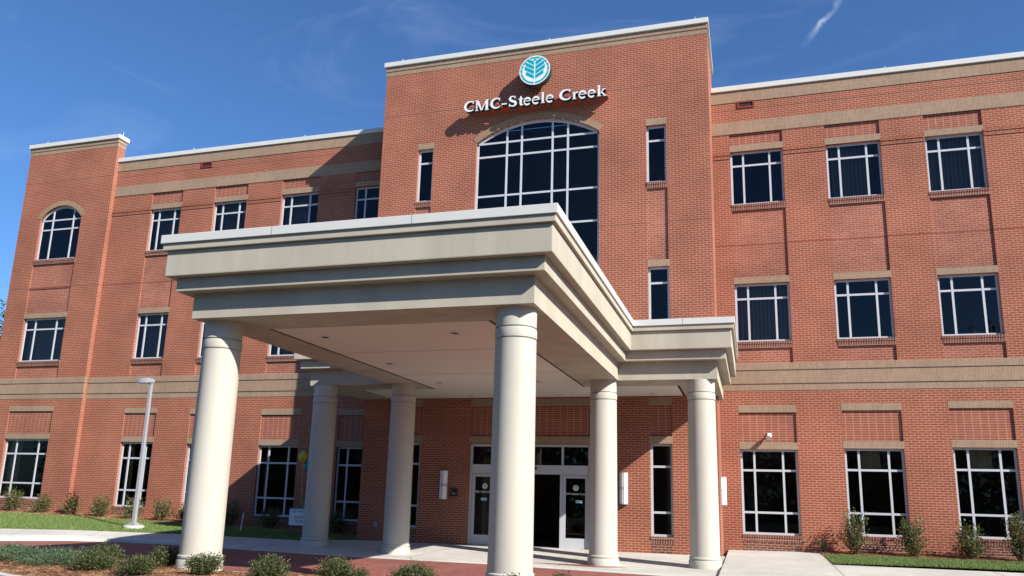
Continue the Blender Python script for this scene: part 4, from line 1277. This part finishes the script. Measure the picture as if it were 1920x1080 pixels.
# loose pine needles on the beds
def needles(name, pts, ln):
    n = len(pts)
    a = rng.uniform(0, 2*math.pi, n); w = .0035
    d = np.stack([np.cos(a), np.sin(a), rng.normal(0, .10, n)], 1); s = np.stack([-np.sin(a)*w, np.cos(a)*w, np.zeros(n)], 1)
    L = (ln*rng.uniform(.5, 1.3, n))[:, None]
    mid = pts+np.array([0, 0, .008])
    V = np.stack([pts-s, pts+s, mid+d*L*.5+s, pts+d*L+s*.3, mid+d*L*.5-s], 1)
    V[:, :, 2] = np.maximum(V[:, :, 2], pts[:, None, 2]-.003)
    o = fast_mesh(name, V.reshape(-1, 3), np.arange(5*n).reshape(n, 5), MT['straw'])
    return tag(o, kind='stuff')
n = 16000
X = rng.uniform(-4, 12, n); t = rng.uniform(.02, .98, n)
Yb = np.interp(X, [p[0] for p in kb2], [p[1] for p in kb2]); Yf = np.interp(X, [p[0] for p in kf2], [p[1] for p in kf2])
Y = Yb+(Yf-Yb)*t
P = np.array([(x, y, isl_z(x, y)+.006) for x, y in zip(X, Y)])
needles('pine_straw', P, .16)
P = scatter([(14.9, .0, .16), (40, .0, .20)], RM, 14.95, 22, 5000, 1.0, .006)
needles('pine_straw', P, .16)
P = scatter([(x, 0, z) for x, y, z in FAC], MUL, -16, 1.4, 5000, 1.0, .006)
needles('pine_straw', P, .16)

# trees
def tree_crown(n_cl, n_lf, rx, ry, rz, cz, size):
    C = []
    for k in range(n_cl):
        u = norm(rng.normal(0, 1, 3)); q = rng.uniform(.25, 1.0)**.6
        c = u*np.array([rx, ry, rz])*q+np.array([0, 0, cz])
        C.append(c+rng.normal(0, 1, (n_lf, 3))*np.array([rx, ry, rz])*.13)
    C = np.concatenate(C)
    return leaves(C, norm(rng.normal(0, 1, C.shape)), size, .6)
def tree(loc, h, r, label, n_cl=70, n_lf=90, size=.22):
    t = empty('broadleaf_tree', loc, label, 'tree')
    m = MB()
    m.tube([(0,0,-.4),(0.1,0,h*.25),(0,.1,h*.5),(.1,0,h*.85)], [h*.028, h*.022, h*.015, h*.004], 10)
    for k in range(9):
        a = k*2.4; z = h*(.3+.05*k)
        m.tube([(0,0,z),(math.cos(a)*r*.45, math.sin(a)*r*.45, z+h*.10),(math.cos(a)*r*.8, math.sin(a)*r*.8, z+h*.17)], [h*.009, h*.006, h*.002], 6)
    m.build('trunk', MT['bark'], t, smooth=True)
    V, F = tree_crown(n_cl, n_lf, r, r, h*.36, h*.62, size)
    fast_mesh('crown', V, F, MT['leaf_tree'], t)
tree((-27.6, 9.0, -.3), 12.0, 2.6, 'green tree just showing beyond the left end of the building', 110, 110, .17)

# unseen trees across the car park, mirrored in glass, raised to cut sky fill
C = []
for k in range(2600):
    if k < 1800: x = rng.uniform(-75, 90); y = rng.uniform(-66, -58)
    else: x = rng.uniform(84, 92); y = rng.uniform(-66, 50)  # right flank, out of view, added to block glow from the horizon
    top = 13+3.0*math.sin(x*.21)+2.2*math.sin(x*.53+1)
    z = rng.uniform(.0, 1)*top
    C.append(np.array([x, y, z])+rng.normal(0, 1, (60, 3))*np.array([1.3, 1.0, .9]))
C = np.concatenate(C); C[:, 2] = np.maximum(C[:, 2], -.2)
V, F = leaves(C, norm(rng.normal(0, 1, C.shape)), .55, .6)
tag(fast_mesh('unseen_wood', V, F, MT['leaf_tree']), kind='stuff')

# ================================================================== STREET FURNITURE
LX, LY, LZ = -5.61, -3.30, .13
lp = empty('lamp_post', (LX, LY, LZ), 'grey lamp post with flat shoebox head standing on the left lawn', 'lamp post')
b = (LX, LY, LZ)
m = MB(); m.lathe(LX, LY, [(.32, LZ-.2), (.32, LZ+.06), (.29, LZ+.085), (.001, LZ+.09)], 32); m.build('footing', MT['kerb'], lp, b, smooth=True)
m = MB(); m.box(LX-.17, LX+.17, LY-.17, LY+.17, LZ+.09, LZ+.12); m.box(LX-.11, LX+.11, LY-.11, LY+.11, LZ+.1201, LZ+.17)
m.build('base_plate', MT['steel'], lp, b, bevel=.01)
m = MB(); n = 4
s0, s1 = .055, .044
def ring4(s, z): return [(LX-s, LY-s, z), (LX+s, LY-s, z), (LX+s, LY+s, z), (LX-s, LY+s, z)]
a, c = ring4(s0, LZ+.17), ring4(s1, 4.72)
for k in range(4): m.quad(a[k], a[(k+1) % 4], c[(k+1) % 4], c[k])
m.quad(*c); m.build('pole', MT['steel'], lp, b, bevel=.008)
m = MB()
# cobra-like flat head reaching towards -X and the camera
hx = [(-.58, .03, .03), (-.50, .11, .075), (-.28, .15, .11), (-.06, .13, .115), (.08, .06, .08)]
prev = None
for dx, hw, hh in hx:
    zc_ = 4.80
    rg = [(LX+dx, LY-hw, zc_-hh*.45), (LX+dx, LY+hw, zc_-hh*.45), (LX+dx, LY+hw*.95, zc_+hh*.1), (LX+dx, LY+hw*.6, zc_+hh), (LX+dx, LY-hw*.6, zc_+hh), (LX+dx, LY-hw*.95, zc_+hh*.1)]
    if prev:
        for k in range(6): m.quad(prev[k], prev[(k+1) % 6], rg[(k+1) % 6], rg[k])
    else: m.quad(*reversed(rg))
    prev = rg
m.quad(*prev)
m.build('lamp_head', MT['steel'], lp, b, smooth=True, fix=True)
m = MB(); m.box(LX-.05, LX+.05, LY-.05, LY+.05, 4.70, 4.78); m.build('arm', MT['steel'], lp, b)
m = MB(); m.box(LX-.5, LX-.1, LY-.1, LY+.1, 4.735, 4.757); m.build('lens', MT['acrylic'], lp, b)

# shuttle pick-up sign
GX, GY = 0.10, -2.90
zg_ = float(np.interp(GY, [-3.5, -1.0], [0.01, .13]))
ys = empty('yard_sign', (GX, GY, zg_), 'white shuttle pickup yard sign on wire legs beside the outer left column', 'sign')
b = (GX, GY, zg_)
m = MB(); m.box(GX-.40, GX+.40, GY-.006, GY+.006, .40, .90); m.build('board', MT['white'], ys, b)
m = MB(); m.box(GX-.40, GX+.40, GY-.009, GY-.0065, .87, .90); m.build('board_edge', MT['teal'], ys, b)
m = MB()
for dx in (-.2, .2): m.tube([(GX+dx, GY+.012, zg_-.1), (GX+dx, GY+.012, .5), (GX+dx, GY+.012, .8)], .006, 6)
m.build('leg', MT['leg_wire'], ys, b)
dg = None
def text(s, cx, y, z, size, parent, base, mat, name='lettering'):
    cu = bpy.data.curves.new(name, 'FONT'); cu.body = s; cu.size = size; cu.align_x = 'CENTER'; cu.extrude = .0008
    ob = bpy.data.objects.new(name, cu); COL.objects.link(ob)
    bpy.context.view_layer.update()
    me = bpy.data.meshes.new_from_object(ob.evaluated_get(bpy.context.evaluated_depsgraph_get()))
    bpy.data.objects.remove(ob)
    me.materials.clear(); me.materials.append(mat)
    me.transform(Matrix.Translation((cx-base[0], y-base[1], z-base[2])) @ Matrix.Rotation(R_(90), 4, 'X'))
    o = bpy.data.objects.new(name, me); COL.objects.link(o); o.parent = parent
    return o
text('CMC-Steele Creek', GX, GY-.0075, .78, .085, ys, b, MT['ink'])
text('SHUTTLE', GX, GY-.0075, .60, .11, ys, b, MT['ink'])
text('PICKUP', GX, GY-.0075, .48, .11, ys, b, MT['ink'])

def balloon(x, y, z, col, label):
    r = empty('balloon', (x, y, z-.2), label, 'balloon')
    bb = (x, y, z-.2)
    m = MB()
    prof = [(.006, z-.225), (.022, z-.235), (.012, z-.205)]
    for k in range(1, 16):
        a = math.pi*k/16
        prof.append((.145*math.sin(a)*(1-.12*math.cos(a)*-1 if a > 1.57 else 1-.22*(math.cos(a))), z-.19*math.cos(a)))
    prof.append((.002, z+.19))
    m.lathe(x, y, prof, 24)
    t = NT('balloon_latex'); t.b.inputs['Base Color'].default_value = (*col, 1); t.b.inputs['Roughness'].default_value = .25
    nn = t.noise(3, 2); t.bump(nn.outputs['Fac'], .03)
    m.build('envelope', t.m, r, bb, smooth=True)
    m = MB(); m.tube([(x, y, z-.22), (x+.03, y+.01, 1.5), (x+.02, y, 1.1), (GX+.2, GY+.012, .78)], .003, 4)
    m.build('string', MT['white'], r, bb)
balloon(.03, -2.92, 2.43, (.40, .37, .02), 'yellow balloon tied above the shuttle sign')
balloon(.15, -2.80, 2.18, (.0, .17, .17), 'dark teal balloon just below the yellow one')

st = empty('marker_stake', (-2.45, -2.2, .08), 'thin white leaning marker stake in the shaded lawn', 'stake')
m = MB(); m.tube([(-2.47, -2.2, .0), (-2.43, -2.2, .4), (-2.39, -2.2, .68)], [.018, .016, .016], 8)
m.build('rod', MT['white'], st, (-2.45, -2.2, .08))
m = MB(); m.lathe(-2.39, -2.2, [(.02, .672), (.022, .70), (.004, .715)], 10); m.build('cap', MT['steel'], st, (-2.45, -2.2, .08))
